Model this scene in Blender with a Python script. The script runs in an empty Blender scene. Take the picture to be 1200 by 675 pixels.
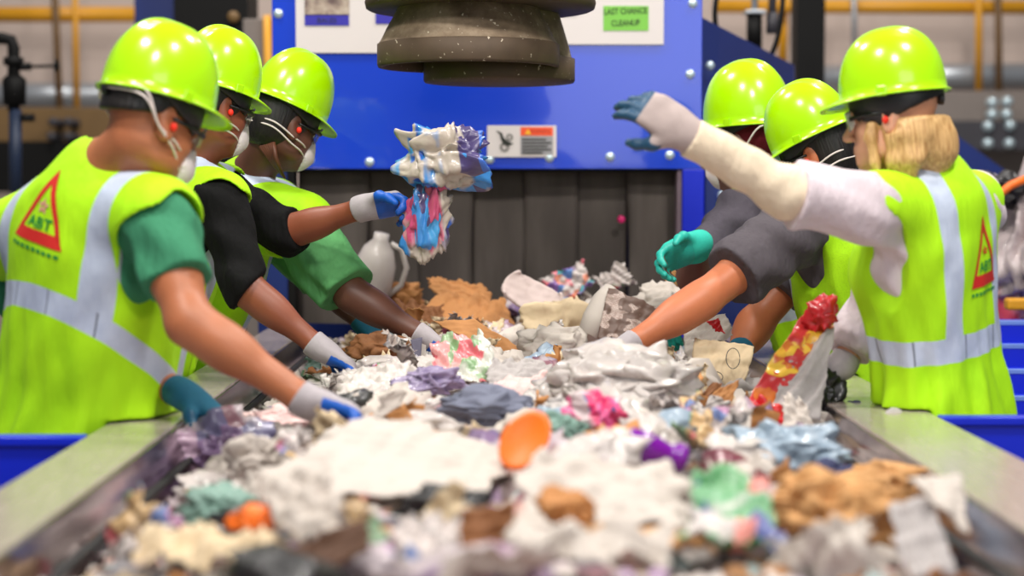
import bpy, bmesh, math, random
import numpy as np
from mathutils import Vector, Matrix
from mathutils.bvhtree import BVHTree
from mathutils import noise as mnoise

S = bpy.context.scene
COL = S.collection
R = math.radians

# ------------------------------------------------------------------ camera, light, exposure
ZC = 1.40                     # lens height
FPX = 2000.0                  # focal length in pixels of the 1200 px wide frame
cam_d = bpy.data.cameras.new('camera')
cam = bpy.data.objects.new('camera', cam_d)
COL.objects.link(cam)
cam.location = (0, 0, ZC)
cam.rotation_euler = (R(90) - math.atan(112.5 / FPX), 0, -math.atan(19 / FPX))
cam_d.sensor_width = 36
cam_d.lens = 36 * FPX / 1200
cam_d.dof.use_dof = True
cam_d.dof.focus_distance = 4.9
cam_d.dof.aperture_fstop = 1.55
cam_d.dof.aperture_blades = 0
cam_d.clip_end = 100
S.camera = cam
CAMR = cam.rotation_euler.to_matrix()


def P(px, py, d):
    """point of the place seen at pixel (px, py) of the 1200x675 photograph, d metres down the hall"""
    v = CAMR @ Vector(((px - 600) / FPX, -(py - 337.5) / FPX, -1))
    v *= d / v.y
    return Vector((v.x, v.y, v.z + ZC))


world = bpy.data.worlds.new('hall_ambience')
S.world = world
world.use_nodes = True
bg = world.node_tree.nodes['Background']
bg.inputs[0].default_value = (0.93, 0.95, 1.0, 1)
bg.inputs[1].default_value = 0.25


def lamp(name, loc, size, power, target=None, col=(1, 0.96, 0.9), sy=None):
    l = bpy.data.lights.new(name, 'AREA')
    l.shape = 'RECTANGLE' if sy else 'DISK'
    l.size = size
    if sy:
        l.size_y = sy
    l.energy = power
    l.color = col
    o = bpy.data.objects.new(name, l)
    COL.objects.link(o)
    o.location = loc
    if target is not None:
        o.rotation_euler = (Vector(target) - Vector(loc)).to_track_quat('-Z', 'Y').to_euler()
    return o


# high-bay lamps under the hall roof
lamp('high_bay_lamp', (-1.6, 2.2, 5.2), 0.55, 168, (-0.4, 4.0, 1))
lamp('high_bay_lamp', (1.9, 2.4, 5.2), 0.55, 168, (0.5, 4.0, 1))
lamp('high_bay_lamp', (-1.9, 5.6, 5.2), 0.55, 142, (-0.4, 5.2, 1))
lamp('high_bay_lamp', (2.0, 5.8, 5.2), 0.55, 142, (0.5, 5.2, 1))
lamp('high_bay_lamp', (0.1, 0.2, 5.0), 0.9, 145, (0, 5.0, 1))
lamp('high_bay_lamp', (-2.2, 9.0, 6.0), 0.6, 170, (-1.5, 12, 1.5))
lamp('high_bay_lamp', (2.8, 9.0, 6.0), 0.6, 170, (2.0, 12, 1.5))
lamp('added_front_fill', (1.7, -1.3, 2.7), 2.6, 80, (0.6, 6.0, 1.2), (.95, .97, 1.0), 2.2)  # added area light: fills camera-facing sheets and puts sheen on the blue plate
S.view_settings.view_transform = 'Standard'
S.view_settings.look = 'None'
S.view_settings.exposure = -0.4
S.view_settings.gamma = 1.0
S.view_settings.use_curve_mapping = False
try:
    S.cycles.use_denoising = True
except Exception:
    pass


# ------------------------------------------------------------------ materials
def lin(c):
    """sRGB 0-255 triple or hex -> linear rgba"""
    out = []
    for v in c:
        v = v / 255.0
        out.append(v / 12.92 if v <= 0.04045 else ((v + 0.055) / 1.055) ** 2.4)
    return (*out, 1.0)


class NT:
    def __init__(s, name):
        s.m = bpy.data.materials.new(name)
        s.m.use_nodes = True
        s.t = s.m.node_tree
        s.b = s.t.nodes['Principled BSDF']

    def n(s, typ, **kw):
        nd = s.t.nodes.new(typ)
        for k, v in kw.items():
            setattr(nd, k, v)
        return nd

    def l(s, a, b):
        s.t.links.new(a, b)

    def val(s, x):
        v = s.n('ShaderNodeValue')
        v.outputs[0].default_value = x
        return v.outputs[0]

    def math(s, op, a, b=None, c=None):
        nd = s.n('ShaderNodeMath', operation=op)
        for i, x in enumerate((a, b, c)):
            if x is None:
                continue
            if isinstance(x, (int, float)):
                nd.inputs[i].default_value = x
            else:
                s.l(x, nd.inputs[i])
        return nd.outputs[0]

    def mix(s, fac, a, b):
        nd = s.n('ShaderNodeMix', data_type='RGBA')
        if isinstance(fac, (int, float)):
            nd.inputs[0].default_value = fac
        else:
            s.l(fac, nd.inputs[0])
        for i, x in ((6, a), (7, b)):
            if isinstance(x, tuple):
                nd.inputs[i].default_value = x
            else:
                s.l(x, nd.inputs[i])
        return nd.outputs[2]

    def coord(s, which='Object'):
        return s.n('ShaderNodeTexCoord').outputs[which]

    def attr(s, name='rest'):
        return s.n('ShaderNodeAttribute', attribute_name=name).outputs['Vector']

    def sep(s, v):
        nd = s.n('ShaderNodeSeparateXYZ')
        s.l(v, nd.inputs[0])
        return nd.outputs

    def noise(s, v, scale, detail=3, rough=0.5):
        nd = s.n('ShaderNodeTexNoise')
        nd.inputs['Scale'].default_value = scale
        nd.inputs['Detail'].default_value = detail
        nd.inputs['Roughness'].default_value = rough
        if v is not None:
            s.l(v, nd.inputs['Vector'])
        return nd.outputs

    def ramp(s, fac, stops, interp='LINEAR'):
        nd = s.n('ShaderNodeValToRGB')
        nd.color_ramp.interpolation = interp
        e = nd.color_ramp.elements
        while len(e) < len(stops):
            e.new(0.5)
        for el, (p, c) in zip(e, stops):
            el.position = p
            el.color = c
        s.l(fac, nd.inputs[0])
        return nd.outputs[0]

    def base(s, c):
        if isinstance(c, tuple):
            s.b.inputs['Base Color'].default_value = c
        else:
            s.l(c, s.b.inputs['Base Color'])

    def set(s, **kw):
        for k, v in kw.items():
            i = s.b.inputs[k.replace('_', ' ')]
            if isinstance(v, (int, float, tuple)):
                i.default_value = v
            else:
                s.l(v, i)
        return s

    def bump(s, h, strength=0.3, dist=0.002):
        nd = s.n('ShaderNodeBump')
        nd.inputs['Strength'].default_value = strength
        nd.inputs['Distance'].default_value = dist
        s.l(h, nd.inputs['Height'])
        s.l(nd.outputs[0], s.b.inputs['Normal'])


def shade(c, k):
    return (min(c[0] * k, 1), min(c[1] * k, 1), min(c[2] * k, 1), 1)


def plain(name, rgb, rough=0.5, metal=0.0, var=0.12, scale=8, bump=0.0, bscale=60, coat=0.0, spec=0.5):
    t = NT(name)
    c = lin(rgb)
    co = t.coord()
    f = t.noise(co, scale, 4)[0]
    t.base(t.mix(f, shade(c, 1 - var), shade(c, 1 + var)))
    t.set(Roughness=rough, Metallic=metal)
    t.b.inputs['Coat Weight'].default_value = coat
    t.b.inputs['Specular IOR Level'].default_value = spec
    if bump:
        t.bump(t.noise(co, bscale, 3)[0], bump, 0.004)
    return t.m


# ------------------------------------------------------------------ objects
def link(name, me, mats=None, parent=None, loc=None, smooth=False):
    o = bpy.data.objects.new(name, me)
    COL.objects.link(o)
    if mats:
        for m in (mats if isinstance(mats, (list, tuple)) else [mats]):
            me.materials.append(m)
    if smooth:
        me.polygons.foreach_set('use_smooth', [True] * len(me.polygons))
    if parent is not None:
        o.parent = parent
    if loc is not None:
        o.location = loc
    return o


def tag(o, label, cat, group=None, kind=None):
    o['label'] = label
    o['category'] = cat
    if group:
        o['group'] = group
    if kind:
        o['kind'] = kind
    return o


def struct(o):
    o['kind'] = 'structure'
    return o


def empty(name, loc):
    o = bpy.data.objects.new(name, None)
    o.empty_display_size = 0.05
    COL.objects.link(o)
    o.location = loc
    return o


def mesh_np(name, v, f, rest=None):
    me = bpy.data.meshes.new(name)
    v = np.asarray(v, dtype=np.float32)
    f = np.asarray(f, dtype=np.int32)
    me.vertices.add(len(v))
    me.vertices.foreach_set('co', v.ravel())
    k = f.shape[1]
    me.loops.add(f.size)
    me.loops.foreach_set('vertex_index', f.ravel())
    me.polygons.add(len(f))
    me.polygons.foreach_set('loop_start', np.arange(0, f.size, k, dtype=np.int32))
    me.polygons.foreach_set('loop_total', np.full(len(f), k, dtype=np.int32))
    me.update(calc_edges=True)
    me.validate()
    if rest is not None:
        a = me.attributes.new('rest', 'FLOAT_VECTOR', 'POINT')
        a.data.foreach_set('vector', np.asarray(rest, dtype=np.float32).ravel())
    return me


class MB:
    """collects shapes into one mesh"""

    def __init__(s):
        s.bm = bmesh.new()

    def _new(s, before):
        return [v for v in s.bm.verts if v not in before]

    def box(s, lo, hi, bevel=0.0, rot=None, mi=0):
        lo, hi = Vector(lo), Vector(hi)
        b2 = bmesh.new()
        bmesh.ops.create_cube(b2, size=1)
        c = (lo + hi) / 2
        d = hi - lo
        for v in b2.verts:
            v.co = Vector((v.co.x * d.x, v.co.y * d.y, v.co.z * d.z))
        if bevel:
            bmesh.ops.bevel(b2, geom=b2.edges[:], offset=bevel, segments=2, profile=0.5, affect='EDGES')
        if rot is not None:
            bmesh.ops.transform(b2, matrix=rot.to_4x4(), verts=b2.verts[:])
        for v in b2.verts:
            v.co += c
        s.merge(b2, mi)
        return s

    def merge(s, b2, mi=0):
        for f in b2.faces:
            f.material_index = mi
        me = bpy.data.meshes.new('tmp')
        b2.to_mesh(me)
        b2.free()
        s.bm.from_mesh(me)
        bpy.data.meshes.remove(me)

    def tube(s, pts, r, seg=12, mi=0, caps=True):
        """round bar through points; r a number or one per point"""
        pts = [Vector(p) for p in pts]
        rs = r if isinstance(r, (list, tuple)) else [r] * len(pts)
        b2 = bmesh.new()
        prev = None
        ref = None
        rings = []
        for i, p in enumerate(pts):
            t = (pts[min(i + 1, len(pts) - 1)] - pts[max(i - 1, 0)]).normalized()
            if ref is None:
                ref = t.orthogonal().normalized()
            ref = (ref - t * ref.dot(t)).normalized()
            q = t.cross(ref)
            ring = [b2.verts.new(p + (ref * math.cos(a) + q * math.sin(a)) * rs[i]) for a in
                    [2 * math.pi * j / seg for j in range(seg)]]
            if rings:
                for j in range(seg):
                    b2.faces.new((rings[-1][j], rings[-1][(j + 1) % seg], ring[(j + 1) % seg], ring[j]))
            rings.append(ring)
        if caps:
            b2.faces.new(list(reversed(rings[0])))
            b2.faces.new(rings[-1])
        for f in b2.faces:
            f.smooth = len(f.verts) == 4
        s.merge(b2, mi)
        return s

    def lathe(s, prof, c=(0, 0, 0), seg=40, mi=0, M=None, wob=0, close=False):
        """prof: (radius, z) list turned about z"""
        b2 = bmesh.new()
        rings = []
        for (r, z) in prof:
            rings.append([b2.verts.new((r * math.cos(a), r * math.sin(a), z)) for a in
                          [2 * math.pi * j / seg for j in range(seg)]])
        for a, b in zip(rings, rings[1:]):
            for j in range(seg):
                f = b2.faces.new((a[j], a[(j + 1) % seg], b[(j + 1) % seg], b[j]))
                f.smooth = True
        if close:
            b2.faces.new(list(reversed(rings[0])))
            b2.faces.new(rings[-1])
        if M is not None:
            bmesh.ops.transform(b2, matrix=M, verts=b2.verts[:])
        for v in b2.verts:
            v.co += Vector(c)
        s.merge(b2, mi)
        return s

    def prism(s, poly, a, b, axis='y', mi=0):
        """polygon extruded along an axis; poly in the other two coordinates in order"""
        def mk(p, t):
            return {'y': (p[0], t, p[1]), 'x': (t, p[0], p[1]), 'z': (p[0], p[1], t)}[axis]
        b2 = bmesh.new()
        A = [b2.verts.new(mk(p, a)) for p in poly]
        B = [b2.verts.new(mk(p, b)) for p in poly]
        n = len(poly)
        b2.faces.new(A)
        b2.faces.new(list(reversed(B)))
        for i in range(n):
            b2.faces.new((A[i], B[i], B[(i + 1) % n], A[(i + 1) % n]))
        bmesh.ops.recalc_face_normals(b2, faces=b2.faces[:])
        s.merge(b2, mi)
        return s

    def build(s, name, mats, parent=None, loc=None):
        me = bpy.data.meshes.new(name)
        bmesh.ops.recalc_face_normals(s.bm, faces=s.bm.faces[:])
        if loc is not None:
            for v in s.bm.verts:
                v.co -= Vector(loc)
        s.bm.to_mesh(me)
        s.bm.free()
        return link(name, me, mats, parent, loc if parent is None else None)


def text_mesh(txt, size, bold=0.0, align='CENTER'):
    cu = bpy.data.curves.new('txt', 'FONT')
    cu.body = txt
    cu.size = size
    cu.align_x = align
    cu.align_y = 'CENTER'
    cu.offset = bold
    cu.extrude = 0.0
    cu.resolution_u = 3
    o = bpy.data.objects.new('txt', cu)
    COL.objects.link(o)
    me = bpy.data.meshes.new_from_object(o.evaluated_get(bpy.context.evaluated_depsgraph_get()))
    bpy.data.objects.remove(o)
    bpy.data.curves.remove(cu)
    return me


# ------------------------------------------------------------------ implicit surfaces
def smin(a, b, k):
    if k <= 0:
        return np.minimum(a, b)
    h = np.maximum(k - np.abs(a - b), 0) / k
    return np.minimum(a, b) - h * h * k * 0.25


def smax(a, b, k):
    return -smin(-a, -b, k)


class Field:
    def __init__(s, lo, hi, h):
        s.h = h
        s.lo = np.array(lo, float)
        n = np.ceil((np.array(hi) - s.lo) / h).astype(int) + 1
        s.ax = [(s.lo[i] + h * np.arange(n[i])).astype(np.float32) for i in range(3)]
        s.f = np.full(n, 0.12, np.float32)

    def _sl(s, lo, hi):
        out = []
        for i in range(3):
            a = int(max(0, math.floor((lo[i] - s.lo[i]) / s.h)))
            b = int(min(len(s.ax[i]), math.ceil((hi[i] - s.lo[i]) / s.h) + 1))
            if b <= a:
                return None
            out.append(slice(a, b))
        return tuple(out)

    def xyz(s, sl):
        return (s.ax[0][sl[0]][:, None, None], s.ax[1][sl[1]][None, :, None], s.ax[2][sl[2]][None, None, :])

    def _op(s, fn, lo, hi, op, k, m):
        sl = s._sl(np.array(lo) - m, np.array(hi) + m)
        if sl is None:
            return
        d = fn(*s.xyz(sl))
        s.f[sl] = smin(s.f[sl], d, k) if op == '+' else smax(s.f[sl], -d if op == '-' else d, k)

    # tapered capsule
    def cone(s, a, b, ra, rb, k=0.03, op='+', sq=None):
        a, b = np.array(a, float), np.array(b, float)
        r = max(ra, rb)
        ab = b - a
        L = max(float(ab @ ab), 1e-9)

        def fn(X, Y, Z):
            x, y, z = X - a[0], Y - a[1], Z - a[2]
            t = np.clip((x * ab[0] + y * ab[1] + z * ab[2]) / L, 0, 1)
            return np.sqrt((x - t * ab[0]) ** 2 + (y - t * ab[1]) ** 2 + (z - t * ab[2]) ** 2) - (ra + (rb - ra) * t)
        s._op(fn, np.minimum(a, b) - r, np.maximum(a, b) + r, op, k, k + 0.04)

    def path(s, pts, rs, k=0.02, op='+'):
        for i in range(len(pts) - 1):
            s.cone(pts[i], pts[i + 1], rs[i], rs[i + 1], k, op)

    # ellipsoid with frame M (3x3 columns = axes)
    def ell(s, c, rad, M=None, k=0.03, op='+', p=2.0):
        c = np.array(c, float)
        M = np.eye(3) if M is None else np.array(M, float)
        rad = np.array(rad, float)

        def fn(X, Y, Z):
            x, y, z = X - c[0], Y - c[1], Z - c[2]
            q = 0
            g = 0
            for i in range(3):
                u = (x * M[0, i] + y * M[1, i] + z * M[2, i])
                if p == 2.0:
                    q = q + (u / rad[i]) ** 2
                    g = g + (u / rad[i] ** 2) ** 2
                else:
                    q = q + np.abs(u / rad[i]) ** p
            if p == 2.0:
                k0 = np.sqrt(q)
                return k0 * (k0 - 1) / np.maximum(np.sqrt(g), 1e-6)
            return (q ** (1 / p) - 1) * rad.min()
        r = rad.max()
        s._op(fn, c - r, c + r, op, k, k + 0.04)

    # ellipse sections stacked along the z axis of a frame (origin o, columns fwd, left, up)
    def loft(s, o, M, zs, cx, side, front, k=0.03, op='+', fold=None, p=2.2):
        o = np.array(o, float)
        M = np.array(M, float)
        zs = np.array(zs)
        zz = np.linspace(zs[0], zs[-1], 80)

        def sm(v):
            w = np.interp(zz, zs, v)
            for _ in range(6):
                w[1:-1] = (w[:-2] + 2 * w[1:-1] + w[2:]) / 4
            return w
        C, A, B = sm(cx), sm(side), sm(front)
        mid, half = (zs[0] + zs[-1]) / 2, (zs[-1] - zs[0]) / 2

        def fn(X, Y, Z):
            x, y, z = X - o[0], Y - o[1], Z - o[2]
            u = x * M[0, 0] + y * M[1, 0] + z * M[2, 0]
            v = x * M[0, 1] + y * M[1, 1] + z * M[2, 1]
            w = x * M[0, 2] + y * M[1, 2] + z * M[2, 2]
            a = np.interp(w, zz, A)
            b = np.interp(w, zz, B)
            c = np.interp(w, zz, C)
            q = (np.abs(v / a) ** p + np.abs((u - c) / b) ** p) ** (1 / p)
            d = (q - 1) * np.minimum(a, b)
            if fold is not None:
                d = d + fold(u, v, w)
            return smax(d, np.abs(w - mid) - half, 0.05).astype(np.float32)
        pts = []
        r = max(max(side), max(front)) + 0.05
        for z in (zs[0], zs[-1]):
            for i in (-1, 1):
                for j in (-1, 1):
                    pts.append(o + M @ np.array([i * r, j * r, z]))
        pts = np.array(pts)
        s._op(fn, pts.min(0), pts.max(0), op, k, 0.02)

    # half space: keep where (p-o).n < 0   (op 'k'), rounded by k
    def cut(s, o, n, k=0.004):
        n = np.array(n, float)
        n = n / np.linalg.norm(n)
        X, Y, Z = s.xyz((slice(None),) * 3)
        d = ((X - o[0]) * n[0] + (Y - o[1]) * n[1] + (Z - o[2]) * n[2]).astype(np.float32)
        s.f = smax(s.f, d, k)

    def boxcut(s, lo, hi):
        X, Y, Z = s.xyz((slice(None),) * 3)
        d = np.maximum(np.maximum(np.maximum(lo[0] - X, X - hi[0]), np.maximum(lo[1] - Y, Y - hi[1])),
                       np.maximum(lo[2] - Z, Z - hi[2]))
        s.f = np.maximum(s.f, -d)

    def wrinkle(s, fn):
        X, Y, Z = s.xyz((slice(None),) * 3)
        near = np.abs(s.f) < 0.06
        d = np.broadcast_to(fn(X, Y, Z), s.f.shape)
        s.f = np.where(near, s.f + d, s.f).astype(np.float32)

    def mesh(s, name, base=(0, 0, 0), rest=None, relax=1):
        f = s.f
        f[0], f[-1] = 0.1, 0.1
        f[:, 0], f[:, -1] = 0.1, 0.1
        f[:, :, 0], f[:, :, -1] = 0.1, 0.1
        ins = f < 0
        n = np.array(f.shape)
        cnt = np.zeros(n - 1, np.int8)
        offs = [(i, j, k) for i in (0, 1) for j in (0, 1) for k in (0, 1)]
        for (i, j, k) in offs:
            cnt += ins[i:n[0] - 1 + i, j:n[1] - 1 + j, k:n[2] - 1 + k]
        act = np.argwhere((cnt > 0) & (cnt < 8))
        idx = np.full(n - 1, -1, np.int32)
        idx[tuple(act.T)] = np.arange(len(act))
        pos = np.zeros((len(act), 3))
        num = np.zeros(len(act))
        val = {o: f[act[:, 0] + o[0], act[:, 1] + o[1], act[:, 2] + o[2]] for o in offs}
        for a in offs:
            for ax in range(3):
                if a[ax] == 1:
                    continue
                b = list(a)
                b[ax] = 1
                b = tuple(b)
                va, vb = val[a], val[b]
                m = (va < 0) != (vb < 0)
                t = np.where(m, va / np.where(m, va - vb, 1), 0)
                p = np.array(a, float)[None, :].repeat(len(act), 0)
                p[:, ax] += t
                pos += p * m[:, None]
                num += m
        pos = act + pos / num[:, None]
        quads = []
        for ax in range(3):
            sl0 = [slice(None)] * 3
            sl1 = [slice(None)] * 3
            sl0[ax] = slice(0, -1)
            sl1[ax] = slice(1, None)
            a, b = ins[tuple(sl0)], ins[tuple(sl1)]
            e = np.argwhere(a != b)
            flip = a[tuple(e.T)]
            u, v = (ax + 1) % 3, (ax + 2) % 3
            ok = (e[:, u] > 0) & (e[:, v] > 0)
            e, flip = e[ok], flip[ok]
            q = []
            for du, dv in ((-1, -1), (0, -1), (0, 0), (-1, 0)):
                c = e.copy()
                c[:, u] += du
                c[:, v] += dv
                q.append(idx[tuple(c.T)])
            q = np.stack(q, 1)
            q[~flip] = q[~flip][:, ::-1]
            quads.append(q)
        F = np.concatenate(quads)
        V = pos * s.h + s.lo
        # light relaxation of the net
        for _ in range(relax):
            acc = np.zeros_like(V)
            c = np.zeros(len(V))
            for i in range(4):
                a, b = F[:, i], F[:, (i + 1) % 4]
                np.add.at(acc, a, V[b])
                np.add.at(c, a, 1)
                np.add.at(acc, b, V[a])
                np.add.at(c, b, 1)
            V = 0.5 * V + 0.5 * acc / np.maximum(c, 1)[:, None]
        rr = rest(V) if rest is not None else None
        me = mesh_np(name, V - np.array(base)[None, :], F, rr)
        me.polygons.foreach_set('use_smooth', [True] * len(me.polygons))
        return me


def frame(fwd, up):
    f = Vector(fwd).normalized()
    u = Vector(up)
    l = u.cross(f).normalized()
    u = f.cross(l).normalized()
    return np.array([[f[i], l[i], u[i]] for i in range(3)])
# ------------------------------------------------------------------ shared materials
M = {}
M['concrete'] = plain('floor concrete', (120, 116, 112), 0.7, var=0.15, scale=3)
M['wall'] = plain('beige panel wall', (196, 178, 168), 0.8, var=0.05, scale=1.2)
M['yellow'] = plain('yellow paint', (216, 152, 26), 0.45, var=0.1)
M['brownpipe'] = plain('brown rusty pipe', (104, 76, 44), 0.6, var=0.25, scale=12)
M['galv'] = plain('galvanised duct', (168, 172, 178), 0.35, 0.6, var=0.1, scale=5)
M['black'] = plain('black painted steel', (13, 12, 12), 0.6, var=0.2, spec=.2)
M['rubber'] = plain('black rubber', (20, 19, 19), 0.6, var=0.2)
M['navy'] = plain('dark blue paint', (20, 42, 112), 0.4, var=0.15, scale=4)
M['bluepipe'] = plain('blue black pipe', (30, 44, 70), 0.5)
M['blue'] = plain('machine blue paint', (6, 58, 196), 0.26, var=0.05, scale=2.0, coat=0.6)
M['bluepanel'] = plain('blue guard paint', (0, 32, 196), 0.4, var=0.06, scale=2.0)
M['steel'] = plain('bolt steel', (196, 214, 222), 0.3, 0.5, var=0.06)
M['darkbeam'] = plain('dark grey beam', (58, 56, 62), 0.6, var=0.12)
M['brownbeam'] = plain('brown beam', (116, 88, 50), 0.6, var=0.2)
M['greybeam'] = plain('grey band', (128, 118, 112), 0.7, var=0.1)
M['belt'] = plain('black belt', (40, 37, 36), 0.8, var=0.2)
M['paper'] = plain('white sign board', (214, 206, 204), 0.6, var=0.02)
M['ink'] = plain('black ink', (30, 34, 28), 0.7, var=0)


def rail_mat():
    t = NT('scuffed rail steel')
    co = t.coord()
    mp = t.n('ShaderNodeMapping')
    mp.inputs['Scale'].default_value = (40, 3, 8)
    t.l(co, mp.inputs[0])
    f = t.noise(mp.outputs[0], 3, 5)[0]
    t.base(t.mix(f, lin((176, 160, 154)), lin((218, 202, 194))))
    t.set(Roughness=t.math('MULTIPLY_ADD', f, 0.18, 0.14), Metallic=0.5)
    return t.m


M['rail'] = rail_mat()


def skirt_mat():
    t = NT('worn skirt steel')
    f = t.noise(t.coord(), 14, 5)[0]
    t.base(t.mix(f, lin((120, 112, 120)), lin((176, 164, 168))))
    t.set(Roughness=0.13, Metallic=0.95)
    return t.m


M['skirt'] = skirt_mat()


def curtain_mat():
    t = NT('dusty rubber')
    co = t.coord()
    mp = t.n('ShaderNodeMapping')
    mp.inputs['Scale'].default_value = (7, 7, 1.5)
    t.l(co, mp.inputs[0])
    f = t.noise(mp.outputs[0], 1.2, 6)[0]
    t.base(t.ramp(f, [(0.3, lin((66, 58, 55))), (0.55, lin((82, 74, 69))), (0.75, lin((98, 89, 84)))]))
    t.set(Roughness=0.75)
    return t.m


M['curtain'] = curtain_mat()


def hood_mat():
    t = NT('dusty brown hood steel')
    co = t.coord()
    f = t.noise(co, 9, 7, 0.65)[0]
    c = t.ramp(f, [(0.25, lin((76, 62, 48))), (0.5, lin((124, 106, 86))), (0.72, lin((160, 144, 122)))])
    sp = t.noise(co, 75, 2)[0]
    k = t.ramp(sp, [(0.68, (0, 0, 0, 1)), (0.72, (1, 1, 1, 1))])
    t.base(t.mix(k, c, lin((196, 184, 164))))
    t.set(Roughness=0.6, Metallic=0.35)
    t.bump(f, 0.25, 0.006)
    return t.m


M['hood'] = hood_mat()


def band_mat():
    t = NT('dark brown hood band')
    co = t.coord()
    f = t.noise(co, 11, 6)[0]
    k = t.ramp(t.noise(co, 70, 2)[0], [(.69, (0, 0, 0, 1)), (.72, (1, 1, 1, 1))])
    t.base(t.mix(k, t.mix(f, lin((58, 44, 32)), lin((98, 80, 62))), lin((190, 176, 156))))
    t.set(Roughness=.6, Metallic=.3)
    return t.m


M['band'] = band_mat()


def flute_mat():
    t = NT('dark hood flange')
    f = t.noise(t.coord(), 10, 6)[0]
    t.base(t.mix(f, lin((48, 36, 28)), lin((98, 78, 58))))
    t.set(Roughness=0.65, Metallic=0.3)
    return t.m


M['flange'] = flute_mat()

# ------------------------------------------------------------------ hall
ZR = 0.88                     # top of the conveyor's side rails
XL0, XL1 = -0.874, -0.715     # left rail, outer and inner edge
XR0, XR1 = 0.815, 1.026       # right rail, inner and outer edge
YM = 6.66                     # face of the blue machine

b = MB()
b.box((-9, -1.5, -0.06), (9, 13.2, 0.0))
struct(b.build('floor', M['concrete']))
b = MB()
b.box((-9, 13.0, 0), (9, 13.2, 7.0))
struct(b.build('wall_back', M['wall']))


def bar(name, p, q, r, mat, label, cat, group=None, seg=14):
    bb = MB()
    bb.tube([p, q], r, seg)
    o = bb.build(name, mat, loc=tuple(p))
    return tag(o, label, cat, group)


def beam(name, lo, hi, mat, label, cat, group=None, bev=0.006):
    bb = MB()
    bb.box(lo, hi, bev)
    o = bb.build(name, mat, loc=((lo[0] + hi[0]) / 2, (lo[1] + hi[1]) / 2, lo[2]))
    return tag(o, label, cat, group)


# yellow handrail-like pipes on the far wall
D = 12.4
a, c = P(-60, 17, D), P(165, 17, D)
bar('pipe', a, c, 0.055, M['yellow'], 'thick yellow pipe running level across the wall at upper left', 'pipe')
a, c = P(836, 7, D), P(1290, 9, D)
bar('pipe', a, c, 0.05, M['yellow'], 'thick yellow pipe running level across the wall at upper right', 'pipe')
bar('hanger_rod', P(87, -60, D - .12), P(90, 128, D - .12), 0.022, M['yellow'],
    'thin yellow upright pipe on the wall beside the brown one at upper left', 'pipe')
bar('hanger_rod', P(62, -60, D - .2), P(71, 152, D - .2), 0.026, M['brownpipe'],
    'brown upright pipe on the wall left of the thin yellow upright', 'pipe')
bar('hanger_rod', P(1147, -60, D - .12), P(1147, 106, D - .12), 0.026, M['yellow'],
    'yellow upright pipe on the wall behind the blond worker in white', 'pipe')
bar('hanger_rod', P(1169, -60, D - .2), P(1171, 134, D - .2), 0.026, M['brownpipe'],
    'brown upright pipe reaching down to the bolted beam at right', 'pipe')
bar('pipe', P(1000, -60, D - .078), P(1002, 96, D - .078), 0.02, M['galv'],
    'thin grey upright pipe on the wall right of the black column', 'pipe')
bar('pipe', P(919, -20, D + .09), P(917, 75, D + .09), 0.035, M['yellow'],
    'short yellow upright pipe seen beyond the hanging cables', 'pipe')
# silver ducts
lo, hi = P(-60, 126, D + .1), P(150, 98, D + .1)
bb = MB()
bb.tube([P(-60, 112, D + .1), P(150, 112, D + .1)], 0.095, 20)
tag(bb.build('duct', M['galv'], loc=tuple(P(-60, 112, D + .1))), 'silver round duct along the wall behind the left-hand pipes', 'duct')
bb = MB()
bb.tube([P(962, 92, D + .1), P(1300, 88, D + .1)], 0.095, 20)
tag(bb.build('duct', M['galv'], loc=tuple(P(962, 92, D + .1))), 'silver round duct along the wall at right above the bolted beam', 'duct')


def cross_beam(px0, px1, py0, py1, d, mat, name, label, depth=0.25):
    p, q = P(px0, py1, d), P(px1, py0, d)
    return beam(name, (p.x, d, p.z), (q.x, d + depth, q.z), mat, label, 'beam')


cross_beam(-80, 205, 126, 166, 11.6, M['brownbeam'], 'steel_beam', 'brown steel beam running behind the left-hand black pipe')
o = cross_beam(-80, 320, 166, 225, 11.4, M['black'], 'machine_frame', 'black machine frame low behind the nearest worker on the left')
cross_beam(1085, 1300, 107, 142, 11.7, M['greybeam'], 'steel_beam', 'grey brown beam just under the silver duct at right')
o = cross_beam(1085, 1300, 142, 176, 11.5, M['darkbeam'], 'steel_beam', 'dark grey steel beam with eight silver bolts at right')
for (px, py) in ((1163, 120), (1181, 119), (1163, 134), (1180, 134), (1158, 148), (1184, 147), (1158, 168), (1183, 168)):
    bb = MB()
    p = P(px, py, 11.48)
    bb.lathe([(0.0, 0.03), (0.022, 0.028), (0.034, 0.012), (0.036, -0.04)], seg=14, M=Matrix.Rotation(R(90), 4, 'X'))
    x = bb.build('bolt', M['steel'], o)
    x.location = p - o.location
for (px, py) in ((62, 143), (80, 143), (60, 160), (80, 160)):
    bb = MB()
    p = P(px, py, 11.38)
    bb.lathe([(0.0, 0.03), (0.022, 0.028), (0.03, 0.012), (0.03, -0.3)], seg=12, M=Matrix.Rotation(R(90), 4, 'X'))
    tag(bb.build('bolt', M['darkbeam'], loc=None), 'grey bolt head on the brown beam behind the left-hand pipes', 'bolt', 'bolts on the left brown beam').location = p
cross_beam(1085, 1300, 176, 215, 12.2, M['greybeam'], 'wall_ledge', 'pale grey brown ledge under the bolted dark beam at right', 0.5)

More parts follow.
